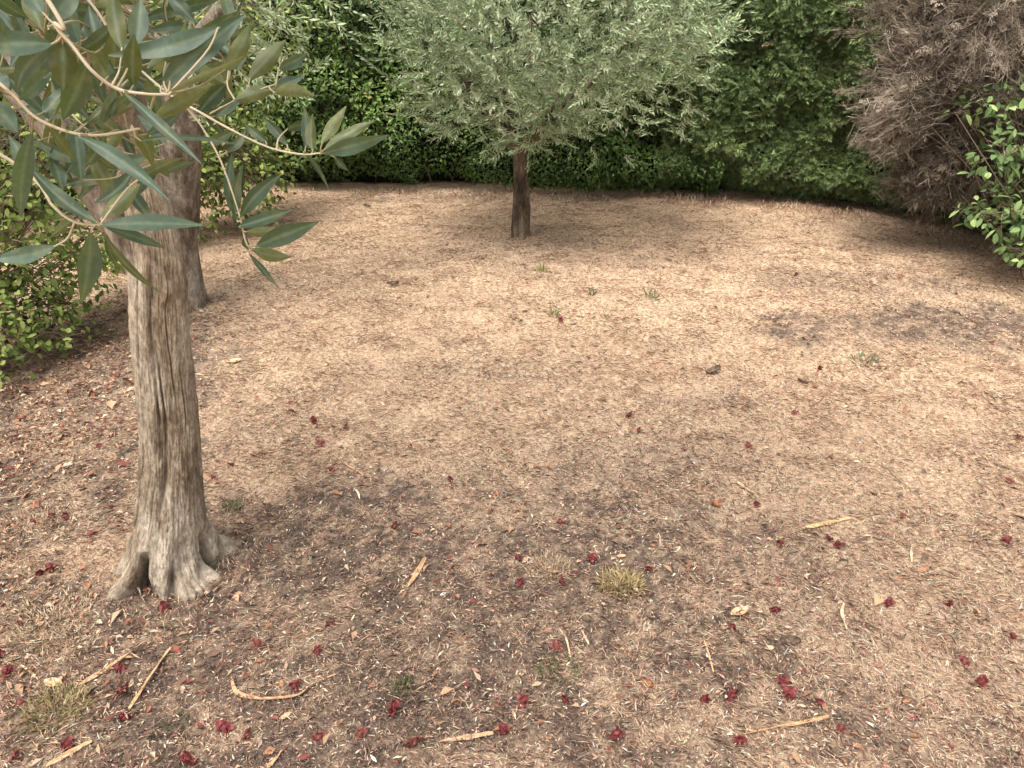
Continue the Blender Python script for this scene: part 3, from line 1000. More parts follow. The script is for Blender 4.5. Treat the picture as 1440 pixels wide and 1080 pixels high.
# deeper sprays of the same crown, farther from the viewer
def deep_spray(n, x0, x1, y0, y1, d0, d1, root_pts):
    lv = []
    for _ in range(n):
        bx, by, y = RNG.uniform(x0, x1), RNG.uniform(y0, y1), RNG.uniform(d0, d1)
        a = RNG.uniform(0, 2 * math.pi)
        L = RNG.uniform(55, 105) * 0.95 / y
        lv.append((bx, by, bx + L * math.cos(a), by + L * math.sin(a) * 0.9, RNG.uniform(14, 24) * 0.95 / y, 1 if RNG.random() < .62 else -1, y, RNG.uniform(-.04, .04)))
    branch(root_pts, lv, rad=(0.0024, 0.0011))


deep_spray(58, -20, 130, -30, 120, .95, 1.25, [A_([-0.78, 1.45, 1.85]), (-20, -20, 1.15), (40, 30, 1.1), (100, 100, 1.1), (120, 150, 1.1)])
deep_spray(68, 110, 330, -30, 120, .98, 1.3, [A_([-0.75, 1.4, 1.88]), (140, -25, 1.2), (190, 20, 1.15), (250, 60, 1.12), (320, 90, 1.1)])
deep_spray(34, 20, 240, 150, 260, 1.0, 1.3, [A_([-0.87, 1.75, 1.6]), (60, 90, 1.35), (110, 170, 1.2), (180, 220, 1.15), (230, 225, 1.1)])


# ---- the second olive, behind the old one
def build_back_olive():
    b = G(262, 428)
    root = empty('olive_tree', b, 'dark-trunked olive standing right behind the old grey trunk, before the green shrubs', 'tree', 'olive trees')
    w = Geo()
    tube(w, [b + A_([0, 0, -0.06]), b + A_([0, 0, .04]), b + A_([.03, 0, .35]), b + A_([.09, 0, .65]), b + A_([.145, 0, .95]), b + A_([.23, 0.02, 1.5]), b + A_([.25, 0.05, 2.2])],
         [0.125, 0.112, 0.10, 0.10, 0.105, 0.075, 0.05], 48, 120, bump=0.14, bscale=12, tint=0)
    w.build('trunk', M['brown_bark'], root, smooth=True)
    for e in ((0.8, 0.1, 1.95), (-0.6, -.1, 2.2), (0.2, 0.5, 2.4), (0.35, -.3, 2.0)):
        l = Geo()
        s = b + A_([0.2, 0, 1.3])
        tube(l, [s, (s + b + A_(e)) / 2, b + A_(e)], [0.05, 0.03, 0.012], 10, 20, bump=0.1, tint=0)
        l.build('limb', M['brown_bark'], root, smooth=True)
    w, lf = Geo(), Geo()
    P, D = ellipsoid_shoots(420, b + A_([0, 0, 2.5]), (1.1, 1.1, .75), 0.4, 0.95, zmin=1.9)
    shoots(w, lf, P, D, RNG.uniform(0.2, 0.4, len(P)), 0.055, 0.011, step=0.022)
    # lower sprays, hanging to the right of the trunk
    c = at(345, 45, 4.0)
    P = c + RNG.normal(size=(48, 3)) * A_([0.16, 0.15, 0.13])
    shoots(w, lf, P, rnd_dir(48) * 0.7 + A_([0.3, -.1, -.3]), RNG.uniform(0.15, 0.3, 48), 0.055, 0.011, step=0.022)
    c = at(210, 40, 4.0)
    P = c + RNG.normal(size=(40, 3)) * A_([0.25, 0.15, 0.1])
    shoots(w, lf, P, rnd_dir(40) * 0.7 + A_([0, -.1, -.3]), RNG.uniform(0.15, 0.3, 40), 0.055, 0.011, step=0.022)
    cr = lf.build('crown', M['olive_silver'], root)
    w.build('twigs', M['twig_brown'], cr)['kind'] = 'stuff'


build_back_olive()


# ------------------------------------------------------------------ hedges
def hedge_core(root, base, inward, height, inset, thick):  # solid dark body behind the leaves, seen as shade in the gaps
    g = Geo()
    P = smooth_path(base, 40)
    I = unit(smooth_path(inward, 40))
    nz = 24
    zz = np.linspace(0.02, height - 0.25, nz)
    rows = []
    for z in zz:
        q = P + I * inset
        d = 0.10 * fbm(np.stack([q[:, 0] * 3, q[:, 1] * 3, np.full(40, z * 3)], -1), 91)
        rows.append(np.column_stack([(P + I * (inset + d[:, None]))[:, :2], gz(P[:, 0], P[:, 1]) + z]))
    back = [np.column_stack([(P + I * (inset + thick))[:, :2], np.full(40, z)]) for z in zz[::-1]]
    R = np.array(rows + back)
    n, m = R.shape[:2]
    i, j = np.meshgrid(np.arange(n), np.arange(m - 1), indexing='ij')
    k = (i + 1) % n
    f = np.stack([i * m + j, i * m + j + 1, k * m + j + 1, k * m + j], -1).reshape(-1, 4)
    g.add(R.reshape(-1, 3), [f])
    g.build('shade_core', M['core'], root, smooth=True)


def hedge_surface(n, base, inward, height, lump=0.22, seed=100, foot=0.40, zbias=1.0, deep=0.065, footh=0.28):
    s = RNG.random(n)
    z = RNG.random(n) ** zbias * height
    K = 400
    P = smooth_path(base, K)
    I = unit(smooth_path(inward, K))
    i = (s * (K - 1)).astype(int)
    b, inw = P[i], I[i]
    q = np.column_stack([b[:, 0], b[:, 1], z])
    d = lump * vnoise(q * 1.7, seed) + lump * 0.6 * vnoise(q * 4.2, seed + 1) + lump * 0.3 * vnoise(q * 9, seed + 2)
    d = d + foot * np.clip(1 - z / footh, 0, 1) ** 1.3 + 0.25 * np.clip((z - height + 0.5) / 0.5, 0, 1) ** 2
    d = d + RNG.exponential(deep, n)
    pos = b + inw * d[:, None]
    pos[:, 2] = gz(b[:, 0], b[:, 1]) + z + 0.02
    return pos, -inw


def conifer_sprays(geo, P, O, size=0.10, k=15, tones=None):
    n = len(P)
    d = unit(O * 0.75 + A_([0, 0, 0.15]) + 0.55 * rnd_dir(n))
    nn = unit(np.cross(d, rnd_dir(n)) + 0.6 * O + A_([0, 0, .5]))
    side = unit(np.cross(d, nn))
    L = size * RNG.uniform(0.6, 1.3, n)
    tone = np.clip(RNG.normal(0.42, 0.16, n) + 0.22 * vnoise(P * 2.2, 131), 0, 0.93)
    brown = RNG.random(n) < 0.02 + 0.14 * np.clip(vnoise(P * 2.6, 133) - 0.25, 0, 1)
    tone = np.where(brown, 1.0, tone) if tones is None else tones
    for j in range(k):
        f = j / k
        sg = 1 if j % 2 else -1
        if j == k - 1:
            sg = 0
        a = 0.85 * (1 - 0.4 * f)
        D = d * math.cos(a) + side * sg * math.sin(a) + 0.18 * rnd_dir(n) - nn * 0.1
        Lk = L * (0.50 - 0.28 * f) * RNG.uniform(0.8, 1.2, n)
        leaves4(geo, P + d * (L * f)[:, None] - nn * (L * f * f * 0.25)[:, None], D, nn + 0.3 * rnd_dir(n), Lk, 0.0072 * size / 0.1,
                fold=0.2, bend=0.12, tint=np.clip(tone + RNG.normal(0, 0.06, n), 0, 1), wide=0.5)


def broad_leaves(geo, P, O, L=0.045, W=0.022, small=False):
    n = len(P)
    d = unit(O * 0.55 + A_([0, 0, -0.15]) + 0.8 * rnd_dir(n))
    N = unit(O * 0.5 + A_([0, 0, 0.9]) + 0.6 * rnd_dir(n))
    t = np.clip(RNG.normal(0.45, 0.2, n) + 0.25 * vnoise(P * 2.5, 141), 0, 1)
    fn = leaves4 if small else leaves8
    sz = RNG.uniform(0.5, 1.2, n) * (1 + 0.35 * vnoise(P * 1.9, 143))
    fn(geo, P, d, N, L * sz, W * sz * RNG.uniform(0.8, 1.15, n), fold=0.12, bend=0.15, tint=t)


def stems(geo, base, inward, n, height, r=0.008):
    K = 400
    P, I = smooth_path(base, K), unit(smooth_path(inward, K))
    i = RNG.integers(0, K, n)
    A0 = P[i] + I[i] * RNG.uniform(0.28, 0.5, n)[:, None]
    A0[:, 2] = gz(A0[:, 0], A0[:, 1]) - 0.02
    B0 = A0 + np.column_stack([RNG.normal(0, 0.12, n), RNG.normal(0, 0.12, n), RNG.uniform(0.4, 1.0, n) * height])
    twigs(geo, A0, B0, r * RNG.uniform(0.4, 1.4, n), r * 0.3, tint=RNG.random(n))


hroot = empty('hedge', (0.0, 7.6, 0.0), 'tall leafy green hedge along the back of the lawn, behind the round olive', 'hedge', 'garden hedges')
hedge_core(hroot, bkb, bk_in, 2.2, 0.40, 0.7)
g = Geo()
P, O = hedge_surface(78000, bkb, bk_in, 1.95, seed=100)
broad_leaves(g, P, O, 0.042, 0.024, small=True)
P, O = hedge_surface(15000, bkb, bk_in, 2.2, seed=100, zbias=0.5)
broad_leaves(g, P, O, 0.05, 0.028, small=True)
g.build('foliage', M['broad_hedge'], hroot)
g = Geo()
stems(g, bkb, bk_in, 130, 0.5, 0.005)
g.build('stems', M['twig_brown'], hroot)['kind'] = 'stuff'

hroot = empty('hedge', (2.6, 7.2, 0.0), 'dark green conifer hedge of feathery sprays, curving along the right side of the lawn', 'hedge', 'garden hedges')
hedge_core(hroot, rtb, rt_in, 2.2, 0.40, 0.7)
g = Geo()
P, O = hedge_surface(34000, rtb, rt_in, 1.95, lump=0.17, seed=110, deep=0.032)
conifer_sprays(g, P, O, 0.075)
P, O = hedge_surface(2200, rtb, rt_in, 2.2, seed=110, zbias=0.5)
conifer_sprays(g, P, O, 0.13)
g.build('foliage', M['conifer'], hroot)
g = Geo()
stems(g, rtb, rt_in, 90, 0.5, 0.004)
g.build('stems', M['twig_brown'], hroot)['kind'] = 'stuff'


# ------------------------------------------------------------------ shrubs
def shrub(name, base, label, clumps, mat, L, W, seed, nstem=26, inner=True, group=None):
    root = empty(name, base, label, 'shrub', group)
    g, w = Geo(), Geo()
    for (c, rad, n) in clumps:
        d = rnd_dir(n)
        n = int(n * 0.66)
        d = d[:n]
        rr = RNG.uniform(0.3 ** 3, 1, n) ** (1 / 3) * (1 + 0.38 * vnoise(d * 2.6 + np.asarray(c) * 3, seed) + 0.25 * vnoise(d * 7, seed + 1))
        P = np.asarray(c) + d * rr[:, None] * np.asarray(rad)
        P[:, 2] = np.maximum(P[:, 2], gz(P[:, 0], P[:, 1]) + 0.04)
        D = unit(d * 0.6 + A_([0, 0, -0.1]) + 0.7 * rnd_dir(n))
        N = unit(d * 0.4 + A_([0, 0, 0.9]) + 0.6 * rnd_dir(n))
        leaves8(g, P, D, N, L * RNG.uniform(0.55, 1.2, n), W * RNG.uniform(0.6, 1.15, n), fold=0.12, bend=0.2,
                tint=np.clip(RNG.normal(0.42, 0.25, n), 0, 1))
        m = max(12, n // 14)
        e = np.asarray(c) + rnd_dir(m) * np.asarray(rad) * RNG.uniform(0.5, 1.0, (m, 1))
        s = np.asarray(c) + RNG.normal(size=(m, 3)) * np.asarray(rad) * 0.25
        e[:, 2] = np.maximum(e[:, 2], 0.04)
        s[:, 2] = np.maximum(s[:, 2], 0.03)
        twigs(w, s, e, 0.004, 0.0015, tint=RNG.random(m))
        b2 = np.asarray(base) + np.column_stack([RNG.normal(0, .12, 5), RNG.normal(0, .12, 5), np.full(5, -0.03)])
        twigs(w, b2, np.asarray(c) + RNG.normal(size=(5, 3)) * 0.1, 0.006, 0.003, tint=RNG.random(5))
    f = g.build('foliage', mat, root)
    w.build('stems', M['twig_brown'], root)['kind'] = 'stuff'
    return root


lb = A_([-3.05, 4.0, 0.0])
shrub('shrub', lb, 'lime green rounded-leaf shrub at the left edge, overhanging a carpet of dead leaves',
      [(at(-60, 330, 3.5), (0.42, 0.45, 0.5), 2000), (at(-30, 440, 3.45), (0.30, 0.4, 0.24), 1200), (at(60, 400, 3.75), (0.30, 0.35, 0.26), 1000),
       (at(30, 220, 3.7), (0.45, 0.4, 0.4), 1500), (at(120, 330, 4.2), (0.32, 0.4, 0.3), 800), (at(-50, 100, 3.7), (0.6, 0.5, 0.45), 1000),
       (at(100, 100, 4.3), (0.5, 0.4, 0.4), 800), (at(-10, 510, 3.2), (0.14, 0.2, 0.09), 130), (at(70, 470, 3.5), (0.16, 0.2, 0.08), 150)],
      M['lime'], 0.044, 0.028, 150)
lb = A_([-2.75, 6.0, 0.0])
shrub('shrub', lb, 'bright green small-leaved shrub in the back left corner, behind the dark olive trunk',
      [(at(330, 230, 6.0), (0.45, 0.4, 0.42), 2200), (at(300, 120, 6.2), (0.55, 0.5, 0.5), 2200), (at(215, 250, 5.6), (0.5, 0.4, 0.5), 1600),
       (at(150, 150, 5.4), (0.6, 0.5, 0.6), 1500), (at(330, 20, 6.3), (0.6, 0.5, 0.5), 1600), (at(185, 370, 5.2), (0.35, 0.3, 0.22), 900)],
      M['lime'], 0.05, 0.032, 160)
rb = A_([3.55, 4.95, 0.0])
shrub('shrub', rb, 'light green broad-leaved shrub sprawling at the right edge before the dead brown one',
      [(at(1455, 175, 4.9), (0.26, 0.3, 0.24), 300), (at(1410, 215, 4.85), (0.16, 0.22, 0.14), 130), (at(1470, 270, 4.8), (0.26, 0.3, 0.3), 330),
       (at(1412, 300, 4.7), (0.20, 0.22, 0.15), 170), (at(1436, 352, 4.6), (0.12, 0.2, 0.06), 80), (at(1392, 140, 5.0), (0.18, 0.2, 0.10), 80),
       (at(1470, 340, 4.7), (0.22, 0.3, 0.18), 180), (at(1500, 60, 5.1), (0.3, 0.3, 0.4), 200), (at(1375, 300, 4.9), (0.10, 0.15, 0.07), 40), (at(1350, 155, 5.05), (0.06, 0.1, 0.04), 10)],
      M['fresh'], 0.072, 0.036, 170)


# ---- the dead shrub
def build_dead_shrub():
    b = G(1345, 322)
    b = A_([b[0] + 0.15, b[1] - 0.02, 0])
    b[2] = float(gz(b[0], b[1]))
    root = empty('dead_shrub', b, 'dead grey-brown conifer bush with bristling fans of bare twigs, against the dark hedge', 'shrub')

    def fan(hub, axis, spread, n, l0, l1, sag=0.0, flat=None, needles=5, cling=0.75, crook=1.0, light=0.0):
        """a bough of dead foliage: fine crooked twigs raying from a hub, each forking and hung with short dead sprigs"""
        g = Geo()
        hub = np.asarray(hub)
        d = unit(np.asarray(axis) + spread * rnd_dir(n) * (1 if flat is None else np.asarray(flat)))
        L = RNG.uniform(l0, l1, n) * (1 + 0.3 * vnoise(d * 3 + hub, 181))
        s = hub + RNG.normal(size=(n, 3)) * 0.07 + d * (L * RNG.uniform(0, 0.45, n))[:, None]
        m = (s + hub + d * L[:, None]) / 2 + RNG.normal(size=(n, 3)) * 0.018 * crook
        e = hub + d * L[:, None] + RNG.normal(size=(n, 3)) * 0.022 * crook + np.column_stack([np.zeros(n), np.zeros(n), -sag * L])
        tone = np.clip(RNG.normal(0.42 + light, 0.25, n) + 0.25 * vnoise(s * 4, 183), 0, 1)
        twigs(g, s, m, 0.0026, 0.0020, sag=RNG.normal(0, 0.012, n), tint=tone)
        twigs(g, m, e, 0.0020, 0.0010, sag=RNG.normal(0, 0.016, n), tint=tone)
        for k in range(needles):
            f = RNG.uniform(0.1, 1.0, n)[:, None]
            p = m * (1 - f) + e * f
            dd = unit(d * 0.6 + 0.75 * rnd_dir(n))
            q = p + dd * RNG.uniform(0.03, 0.12, n)[:, None]
            tt = np.clip(tone + RNG.normal(0, .15, n), 0, 1)
            twigs(g, p, q, 0.0015, 0.0008, sag=RNG.normal(0, 0.006, n), tint=tt)
            w = p * 0.4 + q * 0.6
            twigs(g, w, w + unit(dd + 0.9 * rnd_dir(n)) * RNG.uniform(0.015, 0.05, n)[:, None], 0.0012, 0.0007, tint=tt)
        sel = RNG.random(n) < cling                          # dead foliage still clinging to the twigs
        for f0 in (0.25, 0.65, 0.95):
            f = np.clip(RNG.normal(f0, 0.1, n), 0, 1)[:, None]
            p = (m * (1 - f) + e * f)[sel]
            conifer_sprays(g, p, unit((e - m)[sel] + 0.03 * rnd_dir(sel.sum())), 0.075, 9, np.clip(tone[sel] + RNG.normal(-0.05, .15, sel.sum()), 0, 1))
        g.build('branch', M['dead'], root)

    y = 5.55
    fan(at(1345, 130, y), (-1, -0.35, 0.05), 0.75, 620, 0.35, 0.72, flat=(0.6, 0.6, 1.2))
    fan(at(1345, 130, y - .12), (-1, -0.25, 0.0), 0.7, 520, 0.4, 0.72, flat=(0.5, 0.5, 1.3), needles=3, cling=0.1, crook=0.35, light=0.22)
    fan(at(1400, 40, y - .2), (-0.5, -0.3, -0.8), 0.7, 260, 0.25, 0.55, needles=3, cling=0.15, crook=0.6, light=0.25)
    fan(at(1330, 20, y + .1), (-0.7, -0.4, 0.5), 0.8, 420, 0.3, 0.62)
    fan(at(1390, 30, y - .1), (-0.1, -0.6, -0.5), 0.8, 420, 0.25, 0.6, sag=0.1)
    fan(at(1350, 210, y), (-0.5, -0.6, -0.35), 0.8, 420, 0.2, 0.46, sag=0.1)
    fan(at(1310, 225, y), (-0.25, -0.5, -0.6), 0.9, 260, 0.14, 0.33, sag=0.1)
    fan(at(1430, 110, y - .2), (0.1, -0.6, 0.1), 1.0, 360, 0.25, 0.55)
    fan(at(1370, -60, y), (0, -.4, 0.6), 1.0, 300, 0.3, 0.6)
    fan(at(1400, 190, y - .1), (0.0, -0.6, -0.5), 0.9, 320, 0.2, 0.45)
    for hub in ((1345, 130), (1330, 20), (1390, 30), (1350, 210), (1430, 110), (1370, -60), (1400, 190), (1310, 235)):
        g = Geo()
        e = at(*hub, y)
        tube(g, [b + A_([0, 0, -0.03]), b * 0.5 + e * 0.5 + A_([0.06, 0, 0.02]), e], [0.02, 0.014, 0.006], 8, 20, bump=0.15, tint=0.4)
        g.build('stem', M['dead'], root, smooth=True)
    for pts in (((1345, 98), (1385, 85), (1410, 70), (1450, 62)), ((1362, -10), (1375, 25), (1372, 55), (1385, 85)), ((1390, -10), (1402, 30), (1398, 60)),
                ((1420, 10), (1405, 40), (1412, 75)), ((1345, 210), (1370, 190), (1400, 165), (1450, 150)), ((1300, 260), (1330, 225), (1345, 190))):
        g = Geo()
        p = [at(x, yy, y - .12 - 0.03 * k) for k, (x, yy) in enumerate(pts)]
        tube(g, p, np.linspace(0.0065, 0.0025, len(p)), 6, 24, bump=0.15, tint=1.0)
        g.build('bare_branch', M['dead'], root, smooth=True)


build_dead_shrub()


# ------------------------------------------------------------------ things lying on the lawn
def flower_mesh(name, mat, seed, petals=9):
    """a wilted, crumpled flower head about 3 cm across"""
    r = np.random.default_rng(seed)
    g = Geo()
    for k in range(petals):
        a = 2 * math.pi * k / petals * 1.62 + r.uniform(-.3, .3)
        el = r.uniform(0.1, 1.25)
        D = A_([math.cos(a) * math.cos(el), math.sin(a) * math.cos(el), math.sin(el)])
        Sd = unit(np.cross(D, A_([0, 0, 1.0]) + 0.2 * r.normal(size=3)))
        N = np.cross(Sd, D)
        L, W = r.uniform(0.010, 0.017), r.uniform(0.009, 0.014)
        V = []
        n, m = 7, 6
        for i in range(n):
            s = i / (n - 1)
            hw = W / 2 * (0.35 + 0.9 * math.sin(math.pi * (0.12 + 0.72 * s)))
            for j in range(m):
                x = j / (m - 1) * 2 - 1
                cup = -N * (s ** 2) * L * r.uniform(0.35, 0.65) + N * abs(x) ** 2 * hw * 0.5
                V.append(A_([0, 0, 0.006]) + D * L * s + Sd * hw * x + cup + r.normal(size=3) * 0.0009)
        i, j = np.meshgrid(np.arange(n - 1), np.arange(m - 1), indexing='ij')
        g.add(np.array(V), [np.stack([i * m + j, (i + 1) * m + j, (i + 1) * m + j + 1, i * m + j + 1], -1).reshape(-1, 4)])
    # the swollen centre
    th, ph = np.meshgrid(np.linspace(0, math.pi, 8), np.linspace(0, 2 * math.pi, 12, endpoint=False), indexing='ij')
    q = np.stack([np.sin(th) * np.cos(ph), np.sin(th) * np.sin(ph), np.cos(th)], -1).reshape(-1, 3)
    q = q * (0.0082 * (1 + 0.22 * vnoise(q * 3 + seed, 5)))[:, None] + A_([0, 0, 0.008])
    i, j = np.meshgrid(np.arange(7), np.arange(12), indexing='ij')
    k = (j + 1) % 12
    g.add(q, [np.stack([i * 12 + j, (i + 1) * 12 + j, (i + 1) * 12 + k, i * 12 + k], -1).reshape(-1, 4)])
    return mesh_from(name, np.concatenate(g.v), g.f, mat, smooth=True)


FM = [flower_mesh('fallen_flower', M['flower'], s, 8 + s % 3) for s in range(5)]
FR = [flower_mesh('fallen_flower', M['flower_rust'], 20 + s, 7 + s % 3) for s in range(3)]


def leaf_lying_mesh(name, mat, seed, L=0.04, W=0.02, cup=0.3):
    r = np.random.default_rng(seed)
    n, m = 12, 7
    V = []
    for i in range(n):
        s = i / (n - 1)
        hw = max(W / 2 * math.sin(math.pi * min(.985, 0.03 + 0.95 * s)) ** 0.7, 0.0006)
        for j in range(m):
            x = j / (m - 1) * 2 - 1
            V.append((L * (s - .5), hw * x, 0.004 + cup * W * (0.5 * x * x + 0.8 * (s - .5) ** 2) + r.normal() * 0.0007))
    i, j = np.meshgrid(np.arange(n - 1), np.arange(m - 1), indexing='ij')
    f = np.stack([i * m + j, (i + 1) * m + j, (i + 1) * m + j + 1, i * m + j + 1], -1).reshape(-1, 4)
    return mesh_from(name, np.array(V), [f], mat, smooth=True)


def drop(mesh, px, py, label, cat, group, size=1.0, rot=None, tilt=0.35, lift=0.0):
    o = bpy.data.objects.new(mesh.name.split('.')[0], mesh)
    p = G(px, py)
    o.location = (p[0], p[1], p[2] + lift)
    o.rotation_euler = (random.uniform(-tilt, tilt), random.uniform(-tilt, tilt), random.uniform(0, 6.28) if rot is None else rot)
    o.scale = (size * random.uniform(.85, 1.2), size * random.uniform(.85, 1.15), size * random.uniform(.75, 1.05)) if 'flower' in o.name else (size,) * 3
    COL.objects.link(o)
    return tag(o, label, cat, group)


# px, py, size, rusty?, label
FLOWERS = [
    (324, 652, .8, 0, 'small dark red flower just right of the old trunk, nearest to the trunk of two'),
    (302, 670, .8, 1, 'small rusty red flower almost touching the right flank of the old trunk'),
    (467, 660, .9, 0, 'dark red flower at the start of the thin tan twig, back of the bare soil'),
    (156, 711, .8, 1, 'faded red flower left of the old trunk, level with its root flare'),
    (71, 724, 1.0, 0, 'middle flower of the red trio on straw left of the old trunk'),
    (91, 727, 1.0, 0, 'right flower of the red trio on straw left of the old trunk'),
    (44, 733, .9, 1, 'left, rustier flower of the red trio on straw left of the old trunk'),
    (73, 798, 1.1, 0, 'upper flower of the touching red pair left of the old roots'),
    (58, 807, 1.0, 0, 'lower flower of the touching red pair left of the old roots'),
    (229, 853, 1.05, 0, 'single crimson flower on grey soil in front of the old trunk'),
    (466, 878, 1.0, 1, 'rusty red flower midway between the curved bark strip and the bare soil'),
    (363, 903, 1.05, 1, 'bright rusty red flower above the curved bark strip'),
    (445, 913, 1.0, 0, 'deep crimson flower above the right end of the curved bark strip'),
    (172, 936, 1.05, 0, 'red flower against the middle of the left straight bark strip'),
    (175, 971, .95, 1, 'rusty red flower between the two straight bark strips'),
    (173, 1011, 1.15, 0, 'crimson flower at the lower tip of the right straight bark strip'),
    (4, 920, 1.0, 0, 'dark red flower cut by the left edge, upper of two near the pale leaf'),
    (15, 941, 1.1, 0, 'dark red flower near the left edge, lower of two near the pale leaf'),
    (31, 984, .9, 1, 'dull rusty flower left of the yellowish grass tuft in the near left corner'),
    (27, 878, .8, 1, 'brownish red flower at the left end of the pale straw mat'),
    (418, 964, .9, 0, 'pinkish red flower touching the inside bend of the curved bark strip'),
    (318, 1019, 1.1, 0, 'crimson flower below the left end of the curved bark strip'),
    (353, 1033, 1.1, 1, 'rusty red flower right beside a crimson one below the curved bark strip'),
    (448, 1032, 1.0, 1, 'rusty red flower below the right end of the curved bark strip'),
    (95, 1044, 1.1, 0, 'purplish red flower above the bark strip in the near left corner'),
    (27, 1060, 1.0, 1, 'orange red flower in the very near left corner'),
    (260, 1069, 1.1, 0, 'dark red flower at the near edge below the pair of red flowers'),
    (631, 672, .9, 0, 'dark red flower at the back edge of the bare soil, alone'),
    (556, 740, 1.0, 1, 'rusty red flower on bare soil above the short tan strip'),
    (786, 733, .85, 1, 'small rusty flower alone on bare soil behind the straw tufts'),
    (731, 783, .9, 0, 'small red flower at the upper left of the flat straw tuft'),
    (832, 785, 1.05, 0, 'dark red flower between the flat straw tuft and the yellow tuft'),
    (729, 819, 1.0, 0, 'tall dark red flower at the lower left of the flat straw tuft'),
    (791, 817, .9, 0, 'dark red flower under the right end of the flat straw tuft'),
    (913, 801, .8, 0, 'small pinkish flower at the right side of the yellow tuft'),
    (783, 907, .95, 1, 'faded red flower left of the white curled sliver'),
    (735, 982, 1.05, 0, 'pinkish red flower below the dull green sprig, left of two'),
    (792, 984, 1.0, 0, 'dark red flower below the dull green sprig, right of two'),
    (558, 995, 1.05, 0, 'crimson flower just below the small green sprig'),
    (709, 1025, 1.05, 0, 'crimson flower at the right tip of the short near bark strip'),
    (862, 1028, 1.1, 0, 'crimson flower alone at the near edge, middle of the lawn'),
    (583, 1047, 1.2, 1, 'orange red flower left of the short near bark strip'),
    (507, 1029, .9, 1, 'dull brownish red flower between the curved strip and the orange red flower'),
    (1419, 675, .95, 0, 'dark red flower at the right edge under a reddish twig'),
    (1065, 706, .9, 0, 'dark red flower at the lower end of the thin slanting strip'),
    (1270, 723, .85, 1, 'faded red flower right of the straight straw-coloured strip'),
    (1228, 693, .7, 1, 'tiny reddish flower behind the straight straw-coloured strip'),
    (1166, 756, .85, 0, 'dark red flower below the straight straw-coloured strip'),
    (1180, 766, .9, 0, 'pink flower petal pile below the straight straw-coloured strip'),
    (1097, 764, .95, 0, 'dark red flower left below the straight straw-coloured strip'),
    (1418, 761, 1.1, 0, 'round deep red flower near the right edge, alone on straw'),
    (1251, 849, 1.0, 0, 'round pinkish red flower right of the white curled leaf'),
    (1339, 850, .95, 0, 'purplish red flower in the right part of the lawn, right of a pinkish one'),
    (1091, 858, 1.0, 0, 'dark red flower right of the oval tan leaf'),
    (1028, 880, .9, 0, 'pinkish red flower under the lower edge of the oval tan leaf'),
    (1425, 896, .7, 0, 'small dull red flower close to the right edge, alone'),
    (1358, 929, 1.0, 1, 'faded red flower, upper of the slanting pair near the right edge'),
    (1384, 960, 1.05, 0, 'very dark red flower, lower of the slanting pair near the right edge'),
    (1032, 979, 1.3, 0, 'largest crimson flower, above the long straight bark strip'),
    (992, 987, 1.0, 0, 'dusky red flower left of the largest crimson one'),
    (1110, 974, 1.1, 0, 'pinkish red flower right of the largest crimson one'),
    (1099, 958, .8, 0, 'small red flower touching the back of a pinkish red one'),
    (1152, 988, 1.0, 0, 'crimson flower above the right end of the long straight bark strip'),
    (1184, 1022, .95, 1, 'dark rusty flower at the right tip of the long straight bark strip'),
    (1042, 1039, 1.0, 0, 'crimson flower at the left tip of the long straight bark strip'),
    (789, 449, 1.0, 0, 'small red flower beside the bright green grass sprout'),
    (887, 583, 1.1, 0, 'red flower alone in the middle of the pale straw'),
    (900, 604, .9, 1, 'faded red flower just below a brighter one in mid lawn'),
    (410, 577, 1.0, 0, 'red flower farthest back of the cluster right of the old trunk'),
    (439, 591, 1.1, 0, 'dark red flower in the middle of the cluster right of the old trunk'),
    (489, 600, 1.0, 1, 'rusty flower at the right of the cluster beside the old trunk'),
    (450, 622, 1.0, 1, 'rusty flower nearest of the cluster right of the old trunk'),
    (579, 626, .8, 0, 'small red flower on straw behind the bare soil'),
    (1121, 383, 1.1, 0, 'red flower by the yellow straw patch, farthest on the right'),
    (1154, 517, 1.0, 0, 'red flower left of the dark green grass tuft'),
    (1119, 578, 1.0, 1, 'faded red flower below the brown leaf curl, right of mid lawn'),
    (1052, 624, 1.0, 1, 'dull red flower above the thin slanting strip'),
    (1432, 614, 1.0, 1, 'brownish red flower high at the right edge'),
]
for k, (px, py, s, ru, lab) in enumerate(FLOWERS):
    drop((FR[k % 3] if ru else FM[k % 5]), px, py + 3, lab, 'fallen flower', 'fallen red flowers', size=s * random.uniform(1.05, 1.25), tilt=0.9, lift=random.uniform(-0.002, 0.003))

LV_TAN = leaf_lying_mesh('dry_leaf', M['leaf_tan'], 1, 0.062, 0.034, 0.25)
LV_RUST = leaf_lying_mesh('dry_leaf', M['leaf_rust'], 2, 0.045, 0.024, 0.5)
LV_DARK = leaf_lying_mesh('dry_leaf', M['leaf_dark'], 3, 0.055, 0.03, 0.7)
GL = 'fallen dry leaves'
drop(LV_TAN, 1040, 862, 'oval tan leaf lying flat in the near right of the lawn', 'leaf', GL, 1.0, rot=0.45, tilt=0.1)
drop(LV_TAN, 1082, 912, 'small pale tan leaf beside a dark hollow', 'leaf', GL, 0.45, rot=0.1, tilt=0.1)
drop(LV_TAN, 75, 962, 'pale cream leaf above the near left grass tuft', 'leaf', GL, 0.85, rot=-0.2, tilt=0.1)
drop(LV_TAN, 330, 509, 'pale strap-like leaf right of the old trunk in mid lawn', 'leaf', GL, 1.2, rot=0.2, tilt=0.1)
drop(LV_TAN, 402, 1008, 'peach coloured leaf under the curved bark strip', 'leaf', GL, 0.5, rot=0.6, tilt=0.3)
drop(LV_TAN, 874, 783, 'pale chip of leaf behind the yellow tuft', 'leaf', GL, 0.5, rot=0.1, tilt=0.2)
